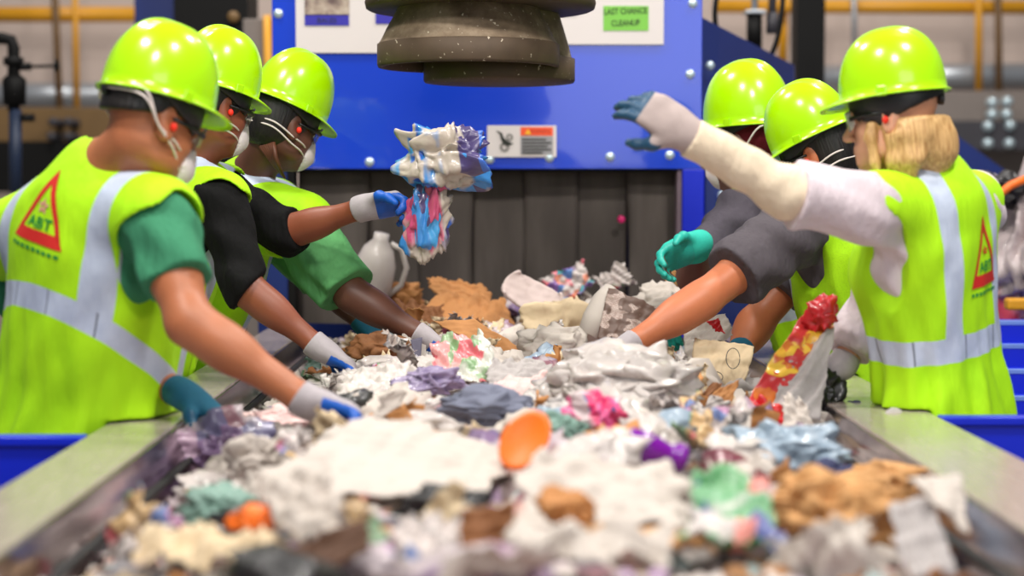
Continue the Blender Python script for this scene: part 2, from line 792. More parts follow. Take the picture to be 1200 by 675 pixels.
# black valve pipe at far left
t = empty('valve_pipe', P(18, 225, 8.6))
tag(t, 'black valve pipe with an elbow and blue lower length at far left', 'pipe')
L0 = t.location
q = lambda px, py, d=8.6: P(px, py, d) - L0
MB().tube([q(18, 128), q(18, 226)], 0.032, 14).build('lower_pipe', M['bluepipe'], t)
MB().tube([q(-30, 45), q(4, 45), q(13, 47), q(16, 56), q(16, 130)], 0.03, 14).build('upper_pipe', M['black'], t)
MB().lathe([(0, -.02), (.05, -.02), (.05, .02), (0, .02)], q(16, 72), 16).lathe([(0, -.025), (.055, -.025), (.06, .1), (.03, .13), (0, .13)], q(17, 117), 16).build('valve_body', M['black'], t)
MB().tube([q(16, 78), q(36, 78)], 0.02, 10).tube([q(36, 78), q(70, 77)], 0.008, 8).tube([q(66, 70), q(66, 84)], 0.012, 8).build('valve_lever', M['black'], t)
MB().tube([q(18, 138), q(40, 138)], 0.02, 10).build('side_branch', M['black'], t)

# navy column and dark machinery behind the left workers
p, q_ = P(160, 240, 9.5), P(209, -40, 9.5)
beam('steel_column', (p.x, 9.5, 0), (q_.x, 9.8, q_.z), M['navy'], 'dark navy steel column rising behind the two nearest hard hats on the left', 'column')
t = empty('dark_machine', (P(262, 0, 9.0).x, 9.0, 0))
tag(t, 'black machine housing standing behind the left workers and the blue machine', 'machine')
L0 = t.location
p, q_ = P(206, 240, 9.0), P(330, -60, 9.0)
bb = MB()
bb.prism([(p.x - L0.x, 0), (q_.x - L0.x, 0), (q_.x - L0.x, P(0, 20, 9).z), (P(290, 0, 9).x - L0.x, P(0, 38, 9).z), (P(290, 0, 9).x - L0.x, q_.z), (p.x - L0.x, q_.z)], 0, 0.4)
bb.build('housing', M['black'], t)
MB().lathe([(0, 0), (.03, 0), (.03, .02), (0, .02)], P(274, 20, 8.97) - L0, 16, M=Matrix.Rotation(R(90), 4, 'X')).build('indicator', M['brownbeam'], t)
p, q_ = P(286, 200, 8.6), P(322, 22, 8.6)
beam('steel_column', (p.x, 8.6, 0), (q_.x, 8.75, q_.z), M['greybeam'], 'brownish upright between the black housing and the blue machine', 'column')
bar('pipe', P(316, 200, 8.582), P(313, 18, 8.582), 0.02, M['yellow'], 'yellow upright edge pipe just left of the blue machine face', 'pipe')

# black column, air cylinder, cables at right
p, q_ = P(932, 240, 9.4), P(968, -50, 9.4)
beam('steel_column', (p.x, 9.4, 0), (q_.x, 9.6, q_.z), M['black'], 'black square column standing right of the blue machine', 'column')
t = empty('air_cylinder', P(884, 42, 8.4))
tag(t, 'black air cylinder with a grey top plate above the sloping blue chute', 'cylinder')
MB().tube([(0, 0, -0.06), (0, 0, 0.105)], 0.038, 18).build('body', M['black'], t)
MB().box((-.05, -.05, .105), (.05, .05, .122), .003).build('top_plate', M['galv'], t)
MB().tube([(0, 0, .12), (0, 0, .4)], 0.016, 12).build('rod', M['galv'], t)
t2 = MB().tube([(0, 0, -.05), (0, 0, .35)], 0.02, 12).lathe([(0, -.08), (.03, -.08), (.03, .02), (0, .02)], seg=14).build('air_fitting', M['darkbeam'], loc=None)
t2.location = P(905, 20, 8.4)
tag(t2, 'dark air fitting hanging right of the black air cylinder', 'fitting')


def cable(pts, d, r, label, group=None):
    bb = MB()
    pp = [P(x, y, d + (0.05 * i)) for i, (x, y) in enumerate(pts)]
    # Catmull-Rom
    out = []
    for i in range(len(pp) - 1):
        p0, p1, p2, p3 = pp[max(i - 1, 0)], pp[i], pp[i + 1], pp[min(i + 2, len(pp) - 1)]
        for k in range(8):
            u = k / 8
            out.append(0.5 * ((2 * p1) + (p2 - p0) * u + (2 * p0 - 5 * p1 + 4 * p2 - p3) * u * u + (3 * p1 - p0 - 3 * p2 + p3) * u ** 3))
    out.append(pp[-1])
    bb.tube(out, r, 10)
    o = bb.build('cable', M['rubber'], loc=tuple(pp[0]))
    return tag(o, label, 'cable', group)


cable([(848, -40), (838, 10), (842, 40), (858, 62), (880, 85), (900, 100)], 7.45, 0.012, 'black cable curving down the blue machine side beside the bolts')
cable([(920, -40), (916, 15), (911, 45), (902, 70), (893, 100)], 7.6, 0.012, 'black cable hanging near the black column, right one of two')

# ------------------------------------------------------------------ blue machine over the belt
t = empty('sorting_machine', (0, YM, 0))
tag(t, 'big blue sorting machine with a bolted front plate and an opening over the belt', 'machine')
MACH = t


def mp(px, py, y=YM):
    v = P(px, py, y)
    return (v.x, v.z)


xa, zb = mp(320, 198)
xb, _ = mp(822, 198)
_, zt = mp(0, -60)
bb = MB()
bb.box((xa, 0, zb), (xb, .012, zt), 0.003)
bb.build('front_plate', M['blue'], t)
bb = MB()
bb.box((xa + .02, .012, zb + .02), (xa + .07, .9, zt))
bb.box((xb - .07, .012, zb + .02), (xb - .02, .9, zt))
bb.box((xa + .02, .85, 0.3), (xb - .02, .9, zt))
bb.box((xa, .012, zt - .05), (xb, .9, zt))
bb.build('housing', M['navy'], t)
# lower lip and frame of the opening
bb = MB()
x0, _ = mp(345, 200)
x1, _ = mp(800, 200)
bb.box((xa + .06, .02, zb - .012), (xb - .04, .10, zb + .02), .003)
bb.build('opening_lintel', M['black'], t)
bb = MB()
bb.box((x0 - .03, .015, 0.0), (x0, .1, zb), .003)
bb.build('opening_jamb', M['black'], t)
bb = MB()
bb.box((x1 - .02, .015, 0.0), (x1, .1, zb), .003)
bb.build('opening_jamb', plain('purple grey primer', (116, 98, 108), 0.6), t)
bb = MB()
bb.box((x1, 0.0, 0.0), (x1 + .085, .1, zb - .0), .004)
bb.build('side_post', M['bluepanel'], t)
x2, _ = mp(300, 200)
bb = MB()
bb.box((x2, 0.02, 0.0), (x0 - .03, .1, zb), .004)
bb.build('side_post', M['navy'], t)
bb = MB()
bolts = [(326, 16), (333, 104), (331, 190), (363, 187), (433, 190), (574, 187), (644, 185), (715, 184), (785, 182), (809, 87), (812, 4), (504, 189)]
bm_bolt = MB().lathe([(0.0, .010), (.010, .010), (.017, .004), (.019, .0)], seg=16, M=Matrix.Rotation(R(90), 4, 'X'))
first = bm_bolt.build('bolt', M['steel'], t)
for i, (px, py) in enumerate(bolts):
    o = first if i == 0 else first.copy()
    if i:
        COL.objects.link(o)
        o.parent = t
    x, z = mp(px, py)
    o.location = (x, 0.0, z)
# side wall going back, with its sloping top, and a bolted lower panel
bb = MB()
v = [P(822, 20, 7.05), P(845, 32, 7.2), P(930, 76, 7.9), P(935, 250, 7.9), P(822, 250, 7.05)]
poly = [(p.x, p.z) for p in v]
b2 = bmesh.new()
A = [b2.verts.new((p.x, p.y - YM, p.z)) for p in v]
Bk = [b2.verts.new((p.x + .01, p.y - YM + .03, p.z)) for p in v]
b2.faces.new(A)
b2.faces.new(list(reversed(Bk)))
for i in range(5):
    b2.faces.new((A[i], Bk[i], Bk[(i + 1) % 5], A[(i + 1) % 5]))
bb.merge(b2)
bb.build('side_wall', M['navy'], t)
bb = MB()
pa, pb = P(826, 250, 6.75), P(935, 180, 6.75)
bb.box((pa.x, .09, 0.0), (pb.x, .12, pb.z), .003)
bb.build('side_panel', M['navy'], t)
for (px, py, d) in ((832, 77, 7.0), (847, 86, 7.15), (846, 229, 6.72)):
    o = first.copy()
    COL.objects.link(o)
    o.parent = t
    p = P(px, py, d)
    o.location = (p.x, d - YM, p.z)
# rubber curtain: every strip its own part
edges = [348, 428, 492, 553, 614, 675, 737, 798]
rng = random.Random(4)
ct = empty('rubber_curtain', (P(575, 0, 6.78).x, 6.78, zb))
tag(ct, 'row of dark rubber strips hanging in the opening of the blue machine', 'curtain')
for i in range(len(edges) - 1):
    xa_, xb_ = P(edges[i], 0, 6.78).x, P(edges[i + 1], 0, 6.78).x
    nx, nz = 8, 24
    vv, ff = [], []
    ph = rng.uniform(0, 6)
    for side in (0, 1):
        for k in range(nz + 1):
            for j in range(nx + 1):
                u = j / nx
                w = k / nz
                yb = .02 * (i % 2) + 0.022 * math.sin(u * 3.1 + ph) * w + .03 * w * math.sin(ph * 3) + side * .008
                vv.append((xa_ + (xb_ - xa_) * (u * 1.03 - .015) - ct.location.x + .006 * math.sin(w * 4 + ph), yb, .01 - w * .62))
    n1 = (nx + 1) * (nz + 1)
    for k in range(nz):
        for j in range(nx):
            a = k * (nx + 1) + j
            ff.append((a, a + 1, a + nx + 2, a + nx + 1))
            ff.append((n1 + a, n1 + a + nx + 1, n1 + a + nx + 2, n1 + a + 1))
    for k in range(nz):
        a = k * (nx + 1)
        ff.append((a, a + nx + 1, n1 + a + nx + 1, n1 + a))
        a += nx
        ff.append((a, n1 + a, n1 + a + nx + 1, a + nx + 1))
    me = mesh_np('rubber_strip', vv, ff)
    link('rubber_strip', me, M['curtain'], ct, smooth=True)
bb = MB()
p = P(728, 257, 6.74)
bb.lathe([(0, .006), (.012, .005), (.016, 0), (.012, -.004), (0, -.006)], seg=14, M=Matrix.Rotation(R(90), 4, 'X'))
o = bb.build('sticker', plain('magenta sticker', (230, 40, 120), 0.5), ct)
o.location = p - ct.location

# ------------------------------------------------------------------ signs on the front plate
SY = YM - .006


def plate(name, px0, py0, px1, py1, y, mat, parent, base, th=.004, bev=0.0, skew=0):
    (xA, zA), (xB, zB) = mp(px0, py1, y), mp(px1, py0, y)
    bb = MB()
    bb.box((xA - base[0], y - th - base[1], zA - base[2]), (xB - base[0], y - base[1], zB - base[2]), bev)
    return bb.build(name, mat, parent)


def put_text(txt, px, py, hpx, y, mat, parent, base, name='lettering', wpx=None, rot=0, bold=.0):
    me = text_mesh(txt, 1.0, bold)
    v = np.array([p.co[:] for p in me.vertices])
    w, h = v[:, 0].max() - v[:, 0].min(), v[:, 1].max() - v[:, 1].min()
    sc = hpx / FPX * y / h
    sx = sc if wpx is None else wpx / FPX * y / w
    x, z = mp(px, py, y)
    for p in me.vertices:
        a, b_ = p.co.x * sx, p.co.y * sc
        p.co = (a * math.cos(rot) - b_ * math.sin(rot), 0, a * math.sin(rot) + b_ * math.cos(rot))
    o = link(name, me, mat, parent)
    o.location = (x - base[0], y - base[1], z - base[2])
    return o


def photo_mat(name, cols, scale=30):
    t = NT(name)
    f = t.noise(t.coord(), scale, 4)[0]
    n = len(cols)
    t.base(t.ramp(f, [(0.32 + 0.36 * i / (n - 1), lin(c)) for i, c in enumerate(cols)]))
    t.set(Roughness=0.5)
    return t.m


M['signblue'] = plain('sign blue', (40, 32, 160), 0.5, var=0.03)
M['photo1'] = photo_mat('sign photo of bales', [(92, 72, 70), (160, 142, 128), (190, 176, 160)], 24)
# left board with two pictures
bx, bz = mp(350, 60, SY)
t = empty('sign_board', (bx, SY, bz))
base = t.location
tag(t, 'white sign board with a captioned picture at the top left of the machine face', 'sign')
plate('board', 347, -40, 575, 62, SY, M['paper'], t, base)
plate('picture', 357, -40, 409, 18, SY - .005, M['photo1'], t, base, .002)
plate('caption_bar', 357, 17, 409, 30, SY - .005, M['signblue'], t, base, .002)
put_text('BALES', 383, 24, 6, SY - .0085, M['ink'], t, base, 'caption_lettering')
plate('caption_bar', 440, 16, 476, 28, SY - .005, M['signblue'], t, base, .002)
plate('picture', 440, -40, 476, 16, SY - .005, M['photo1'], t, base, .002)
# right board with the green label
bx, bz = mp(650, 52, SY)
t = empty('sign_board', (bx, SY, bz))
base = t.location
tag(t, 'white sign board carrying the green label on the right of the machine face', 'sign')
plate('board', 580, -40, 778, 52, SY, M['paper'], t, base)
plate('caption_bar', 655, 14, 676, 18, SY - .005, M['signblue'], t, base, .002)
bx, bz = mp(733, 35, SY)
t = empty('green_label', (bx, SY - .005, bz))
base = t.location
tag(t, 'bright green label reading LAST CHANCE CLEANUP on the right white board', 'label')
plate('card', 707, 7, 760, 36, SY - .004, plain('green card', (120, 190, 70), 0.6, var=0.04), t, base, .002)
put_text('LAST CHANCE', 733, 13.3, 7, SY - .0075, M['ink'], t, base, 'lettering', 50, rot=R(2), bold=.01)
put_text('CLEANUP', 733, 27.2, 7, SY - .0075, M['ink'], t, base, 'lettering', 33, rot=R(2), bold=.01)
# warning label
bx, bz = mp(613, 184, SY)
t = empty('warning_label', (bx, SY, bz))
base = t.location
tag(t, 'white and orange warning label with a hand in gears pictogram above the opening', 'label')
plate('backing', 571, 147, 652, 184, SY, M['paper'], t, base, .002)
plate('header', 610, 149, 648, 159, SY - .003, plain('warning orange', (238, 84, 40), 0.5, var=0.04), t, base, .001)
plate('text_panel', 610, 160, 648, 181, SY - .003, plain('grey panel', (150, 148, 152), 0.5), t, base, .001)
put_text('WARNING', 633, 154, 5, SY - .0055, plain('warning ink', (180, 50, 20), .6), t, base, 'header_lettering', 24)
MB().prism([(mp(615, 157.5)[0] - base[0], mp(0, 157.5)[1] - base[2]), (mp(622.5, 157.5)[0] - base[0], mp(0, 157.5)[1] - base[2]), (mp(618.7, 150.5)[0] - base[0], mp(0, 150.5)[1] - base[2])], -.006, -.0045).build('alert_triangle', plain('alert yellow', (240, 180, 40), .5), t)
for k, (yy, w0, w1) in enumerate(((163.5, 612, 640), (167.5, 612, 646), (171.5, 612, 642), (175.3, 612, 646), (179, 612, 636))):
    plate('text_line', w0, yy - .9, w1, yy + .9, SY - .0045, M['ink'], t, base, .0008)
bb = MB()


def rel(px, py):
    x, z = mp(px, py)
    return (x - base[0], -.004, z - base[2])


pic = [(581, 153), (586, 154.5), (589, 157), (590, 161), (593, 164), (597, 166.5), (602, 168.5), (598, 170), (595, 171), (591, 169), (588, 166), (586.5, 162), (586, 158), (583, 155)]
for ring_c, ro, n in (((591, 172.5), 6.0, 9), ((597, 161), 4.6, 8)):
    outer = []
    for i in range(n * 4):
        a = 2 * math.pi * i / (n * 4)
        rr = ro if i % 4 < 2 else ro * .78
        outer.append((ring_c[0] + rr * math.cos(a), ring_c[1] + rr * math.sin(a)))
    inner = [(ring_c[0] + ro * .42 * math.cos(2 * math.pi * i / (n * 4)), ring_c[1] + ro * .42 * math.sin(2 * math.pi * i / (n * 4))) for i in range(n * 4)]
    b2 = bmesh.new()
    A = [b2.verts.new(rel(*p)) for p in outer]
    Bv = [b2.verts.new(rel(*p)) for p in inner]
    for i in range(n * 4):
        j = (i + 1) % (n * 4)
        b2.faces.new((A[i], A[j], Bv[j], Bv[i]))
    bb.merge(b2, 1)
b2 = bmesh.new()
b2.faces.new([b2.verts.new((rel(*p)[0], -.005, rel(*p)[2])) for p in pic])
bb.merge(b2, 0)
bb.build('hand_in_gears_pictogram', [M['ink'], plain('gear grey', (120, 116, 112), .6)], t)

# ------------------------------------------------------------------ suction hood above the belt
DH = 5.3


def hp(px, py, d=DH):
    v = P(px, py, d)
    return v


cF = hp(563, 12)
t = empty('suction_hood', (cF.x, DH, cF.z))
tag(t, 'dusty brown round suction hood hanging over the belt in front of the machine', 'hood')
s_ = FPX / DH
dz = lambda py: (12 - py) / s_
xr = lambda px: (px - 563) / s_
MB().lathe([(0.0, .0), (.345, .0), (.35, .006), (.35, .085), (.345, .09), (.22, .09), (.22, .5), (0, .5)], seg=64).build('flange', M['flange'], t)
MB().lathe([(.345, .0), (.352, .004), (.356, .02), (.352, .034), (.348, .036)], seg=64).build('flange_rim', M['flange'], t)
cx = xr(549)
MB().lathe([(.218, .0), (.232, dz(22)), (.250, dz(34)), (.268, dz(48)), (.276, dz(52))], (cx, -.02, 0), 64).build('hood_cone', M['hood'], t)
MB().lathe([(.276, dz(52)), (.280, dz(53)), (.280, dz(76)), (.277, dz(79)), (.262, dz(79)), (.262, dz(60))], (cx, -.02, 0), 64).build('rim_band', M['band'], t)
cx2 = xr(585)
MB().lathe([(.19, .0), (.205, dz(30)), (.222, dz(52)), (.230, dz(64))], (cx2, .14, 0), 64).build('inner_cone', M['hood'], t)
MB().lathe([(.230, dz(64)), (.240, dz(65)), (.240, dz(90)), (.236, dz(92.5)), (.0, dz(92.5))], (cx2, .14, 0), 64).build('inner_band', M['band'], t)

# ------------------------------------------------------------------ conveyor
t = empty('conveyor', ((XL0 + XR1) / 2, 4.5, 0))
tag(t, 'sorting conveyor with pale steel side rails leading into the blue machine', 'conveyor')
cx0 = t.location.x
Y0, Y1 = 0.6 - 4.5, 6.61 - 4.5
X = lambda x: x - cx0
bb = MB()
bb.box((X(-.66), Y0, .60), (X(.76), Y1, .64), .004)
bb.build('belt', M['belt'], t)
for (a, c) in ((XL0, XL1), (XR0, XR1)):
    MB().box((X(a), Y0, ZR - .05), (X(c), Y1, ZR), .004).build('side_rail', M['rail'], t)
bb = MB()
bb.prism([(X(XL1 + .002), ZR - .004), (X(XL1 + .006), ZR - .004), (X(-.625), .70), (X(-.64), .70)], Y0, Y1)
bb.build('skirt_plate', M['skirt'], t)
bb = MB()
bb.prism([(X(XR0 - .002), ZR - .004), (X(XR0 - .006), ZR - .004), (X(.725), .70), (X(.74), .70)], Y0, Y1)
bb.build('skirt_plate', M['skirt'], t)
for a in (XL0 + .02, XR1 - .05):
    MB().box((X(a), Y0, .1), (X(a + .03), Y1, ZR - .05), .003).build('side_panel', M['bluepanel'], t)
for xx in (XL0 + .06, XR1 - .14):
    for yy in (Y0 + .3, 0, Y1 - .2):
        MB().box((X(xx), yy, 0), (X(xx + .08), yy + .08, ZR - .05), .004).build('leg', M['bluepanel'], t)
MB().tube([(X(-.671), Y0, .812), (X(-.671), Y1, .812)], .008, 8).build('seal_strip', M['rubber'], t)
MB().tube([(X(.771), Y0, .812), (X(.771), Y1, .812)], .008, 8).build('seal_strip', M['rubber'], t)

# blue guard panels between the picking stations
yl, yr = 3.62, 3.92


def guard(x0, x1, y, label):
    t = empty('guard_panel', ((x0 + x1) / 2, y, 0))
    tag(t, label, 'panel')
    h = (x1 - x0) / 2
    MB().box((-h, 0, 0.05), (h, .03, ZR - .004), .004).build('sheet', M['bluepanel'], t)
    MB().box((-h, -.01, ZR - .02), (h, .04, ZR), .004).build('top_edge', M['bluepanel'], t)
    for s in (-1, 1):
        MB().box((s * (h - .03) - .03, .031, 0), (s * (h - .03) + .03, .08, ZR - .03), .004).build('post', M['bluepanel'], t)
    return t


guard(-1.75, XL0 - .005, yl, 'blue guard panel at the left rail in front of the nearest worker')
guard(XR1 + .005, 1.95, yr, 'blue guard panel at the right rail in front of the blond worker')

# blue louvred steel stair behind the worker at right
t = empty('blue_steps', (P(1200, 0, 6.2).x, 6.2, 0))
tag(t, 'blue steel steps with pale tread edges at far right behind the blond worker', 'steps')
zs_ = [P(0, y, 6.2).z for y in (372, 388, 413, 431, 457, 490)]
for i, y in enumerate((375, 402, 431, 462, 496, 530)):
    z = P(0, y, 6.2 - .12 * i).z
    MB().box((-.22, -.12 * i - .12, z - .085), (.6, -.12 * i, z), .006).build('step', M['bluepanel'], t)
    MB().box((-.22, -.12 * i - .124, z - .012), (.6, -.12 * i - .10, z + .004), .002).build('tread_edge', plain('pale blue edge', (110, 140, 210), .4), t)
for sx in (-.2, .55):
    MB().prism([(-.02, P(0, 372, 6.2).z - .08), (-.12 * 5 - .1, P(0, 530, 5.6).z - .08), (-.6, 0), (-.02, 0)], sx, sx + .03, 'x').build('stringer', M['bluepanel'], t)
# diagonal blue chute behind the blond worker
t = empty('chute', (P(1150, 0, 8.2).x, 8.2, 0))
tag(t, 'dark blue sloping chute behind the shoulder of the blond worker', 'chute')
L0 = t.location
v = [P(1096, 150, 8.2), P(1120, 158, 8.2), P(1195, 212, 8.2), P(1230, 262, 8.2), P(1096, 262, 8.2)]
MB().prism([(p.x - L0.x, p.z) for p in v], 0, .5).build('trough', M['navy'], t)
MB().box((P(1100, 0, 8.2).x - L0.x, .05, 0), (P(1115, 0, 8.2).x - L0.x, .2, P(0, 262, 8.2).z), .004).build('support', M['navy'], t)
MB().box((P(1210, 0, 8.2).x - L0.x, .05, 0), (P(1225, 0, 8.2).x - L0.x, .2, P(0, 262, 8.2).z), .004).build('support', M['navy'], t)
# yellow bracket
p = P(1190, 356, 6.4)
beam('handrail', (p.x - .04, 6.36, p.z - .022), (p.x + .5, 6.42, p.z + .022), M['yellow'], 'yellow rail end just above the blue steps at far right', 'rail', bev=.01)
# ------------------------------------------------------------------ materials of people
def skin_mat(name, rgb):
    t = NT(name)
    c = lin(rgb)
    f = t.noise(t.coord(), 16, 4)[0]
    t.base(t.mix(f, shade(c, .84), (min(c[0] * 1.16, 1), c[1] * 1.12, c[2] * 1.1, 1)))
    t.set(Roughness=.48)
    t.b.inputs['Subsurface Weight'].default_value = .08
    t.b.inputs['Subsurface Radius'].default_value = (.012, .005, .003)
    t.bump(t.noise(t.coord(), 220, 2)[0], .12, .001)
    return t.m


def cloth_mat(name, rgb, rough=.85, var=.1, weave=900):
    t = NT(name)
    c = lin(rgb)
    f = t.noise(t.coord(), 7, 4)[0]
    t.base(t.mix(f, shade(c, 1 - var), shade(c, 1 + var)))
    t.set(Roughness=rough)
    t.b.inputs['Specular IOR Level'].default_value = .2
    mpn = t.n('ShaderNodeMapping')
    mpn.inputs['Scale'].default_value = (1, 1, .45)
    mpn.inputs['Rotation'].default_value = (.5, .7, 0)
    t.l(t.coord(), mpn.inputs[0])
    nz = t.noise(mpn.outputs[0], 13, 3, .55)
    nz2 = t.noise(mpn.outputs[0], 34, 3)
    t.bump(t.math('MULTIPLY_ADD', nz2[0], .3, nz[0]), .55, .03)
    return t.m


LIME = lin((196, 252, 0))


def vest_mat(name, band0, bandw, vx, vw, mesh_pat=False, slope=0.0, kf=0.0):
    """fluorescent vest: one reflective band round the chest, one over each shoulder; bands sit in the vest's own coordinates"""
    t = NT(name)
    r = t.attr()
    s = t.sep(r)
    f = t.noise(r, 6, 3)[0]
    c = t.mix(f, lin((164, 232, 0)), lin((190, 248, 2)))
    if mesh_pat:
        w = t.n('ShaderNodeTexVoronoi')
        w.inputs['Scale'].default_value = 260
        t.l(r, w.inputs['Vector'])
        c = t.mix(t.ramp(w.outputs[0], [(0.15, (1, 1, 1, 1)), (0.35, (0, 0, 0, 1))]), c, lin((150, 214, 8)))
    hb = t.math('LESS_THAN', t.math('ABSOLUTE', t.math('SUBTRACT', t.math('MULTIPLY_ADD', s[0], kf, t.math('MULTIPLY_ADD', s[1], -slope, s[2])), band0)), bandw)
    vb = t.math('LESS_THAN', t.math('ABSOLUTE', t.math('SUBTRACT', t.math('ABSOLUTE', s[1]), vx)), vw)
    vb = t.math('MULTIPLY', vb, t.math('GREATER_THAN', t.math('MULTIPLY_ADD', s[0], kf, t.math('MULTIPLY_ADD', s[1], -slope, s[2])), band0))
    b = t.math('MAXIMUM', hb, vb)
    # seams: thin dark stitch lines across the bands
    seam = t.math('LESS_THAN', t.math('ABSOLUTE', t.math('SUBTRACT', t.math('FRACT', t.math('MULTIPLY', s[1], 9.0)), .5)), .018)
    seam = t.math('MULTIPLY', seam, hb)
    ref = t.mix(t.noise(r, 30, 3)[0], lin((178, 190, 214)), lin((208, 218, 236)))
    c2 = t.mix(b, c, ref)
    c2 = t.mix(seam, c2, lin((120, 126, 140)))
    t.base(c2)
    t.set(Roughness=t.math('MULTIPLY_ADD', b, -.3, .8))
    mpn = t.n('ShaderNodeMapping')
    mpn.inputs['Scale'].default_value = (1, 1, .3)
    t.l(r, mpn.inputs[0])
    t.bump(t.noise(mpn.outputs[0], 17, 3)[0], .5, .022)
    return t.m


def glove_mat(name, back, palm, tips=None):
    """knit glove with a dipped palm: the dip is on the palm side of the glove's own coordinates"""
    t = NT(name)
    r = t.attr()
    s = t.sep(r)
    f = t.noise(r, 40, 3)[0]
    e = t.math('ADD', s[2], t.math('MULTIPLY_ADD', f, .014, -.007))
    k = t.math('GREATER_THAN', e, .0)
    k2 = t.math('GREATER_THAN', s[0], .035)
    k = t.math('MULTIPLY', k, k2)
    if tips:
        k = t.math('MAXIMUM', k, t.math('GREATER_THAN', s[0], tips))
    t.base(t.mix(k, t.mix(f, shade(lin(back), .85), shade(lin(back), 1.1)), t.mix(f, shade(lin(palm), .8), shade(lin(palm), 1.2))))
    t.set(Roughness=t.math('MULTIPLY_ADD', k, -.35, .85))
    t.bump(t.noise(r, 260, 2)[0], .3, .002)
    return t.m


M['hat'] = plain('lime hard hat plastic', (172, 234, 0), 0.22, var=.02, coat=.35)
M['hatband'] = plain('black hat suspension', (24, 24, 28), 0.45, var=.2)
M['elastic'] = plain('white elastic', (226, 214, 208), .7, var=.05)
M['mask'] = plain('white respirator', (226, 216, 216), .8, var=.04, bump=.15, bscale=200)
M['plug'] = plain('orange red foam', (255, 46, 26), .6, var=.05)
M['frame'] = plain('black glasses frame', (18, 18, 20), .3)
M['silver'] = plain('silver', (220, 220, 224), .2, 1.0, var=.02)
M['boot'] = plain('black work boot', (24, 21, 20), .5)
M['eye'] = plain('eye white', (235, 228, 222), .25, var=.02)
M['iris'] = plain('dark iris', (40, 26, 18), .2)


def lens_mat(name, rgb, alpha):
    t = NT(name)
    t.base(lin(rgb))
    t.set(Roughness=.05, Alpha=alpha)
    t.b.inputs['Coat Weight'].default_value = .6
    return t.m


M['lens'] = lens_mat('clear safety lens', (225, 235, 228), .45)


def hair_mat(name, a, b, vec=(60, 60, 8), rough=.45):
    t = NT(name)
    r = t.attr()
    mpn = t.n('ShaderNodeMapping')
    mpn.inputs['Scale'].default_value = vec
    t.l(r, mpn.inputs[0])
    f = t.noise(mpn.outputs[0], 2.0, 4)[0]
    t.base(t.ramp(f, [(.3, lin(a)), (.7, lin(b))]))
    t.set(Roughness=rough)
    t.bump(f, .5, .006)
    return t.m


# ------------------------------------------------------------------ hand
def hand(F, W, d, n, r0=.0095, curl=(.5, .5, .5, .5), thumb=.5, side=1, sc=1.0, spread=.12, cuff=None):
    """palm, five fingers and a thumb from the wrist W along d, palm facing n; side +1: thumb towards n x d"""
    W, d, n = Vector(W), Vector(d).normalized(), Vector(n)
    n = (n - d * n.dot(d)).normalized()
    t = n.cross(d).normalized() * side
    Mx = np.array([[d[i], t[i], n[i]] for i in range(3)])
    F.ell(W + d * .050 * sc, (.060 * sc, .044 * sc, .0165 * sc + r0 * .35), Mx, k=.02, p=2.6)
    F.cone(W - d * .01, W + d * .03 * sc, .026 * sc + r0 - .0095, .027 * sc + r0 - .0095, k=.025)
    lens = (.074, .082, .076, .060)
    ys = (.031, .0105, -.0105, -.030)
    for i in range(4):
        b = W + d * (.090 - .006 * abs(i - 1)) * sc + t * ys[i] * sc - n * .002
        a = spread * (1.2 - i * .8)
        v = (d + t * a).normalized()
        ax = v.cross(n).normalized()
        pts = [b - v * .02 * sc, b]
        for k, (fr, cc) in enumerate(((.44, .85), (.31, 1.1), (.25, .8))):
            v = Matrix.Rotation(curl[i] * cc, 3, ax) @ v
            pts.append(pts[-1] + v * lens[i] * fr * sc)
        rr = [r0 * 1.05, r0 * 1.05, r0, r0 * .93, r0 * .8]
        F.path(pts, rr, k=.006)
    # thumb: leaves the side of the palm near its base
    b = W + d * .022 * sc + t * .026 * sc + n * .004
    v = (d * .62 + t * .74 + n * .25).normalized()
    pts = [b, b + v * .040 * sc]
    v = (v + (n * .55 - t * .5 + d * .3) * thumb).normalized()
    pts.append(pts[-1] + v * .032 * sc)
    v = (v + (n * .35 - t * .45) * thumb).normalized()
    pts.append(pts[-1] + v * .026 * sc)
    F.path(pts, [r0 * 1.5, r0 * 1.25, r0 * 1.08, r0 * .85], k=.012)
    return Mx


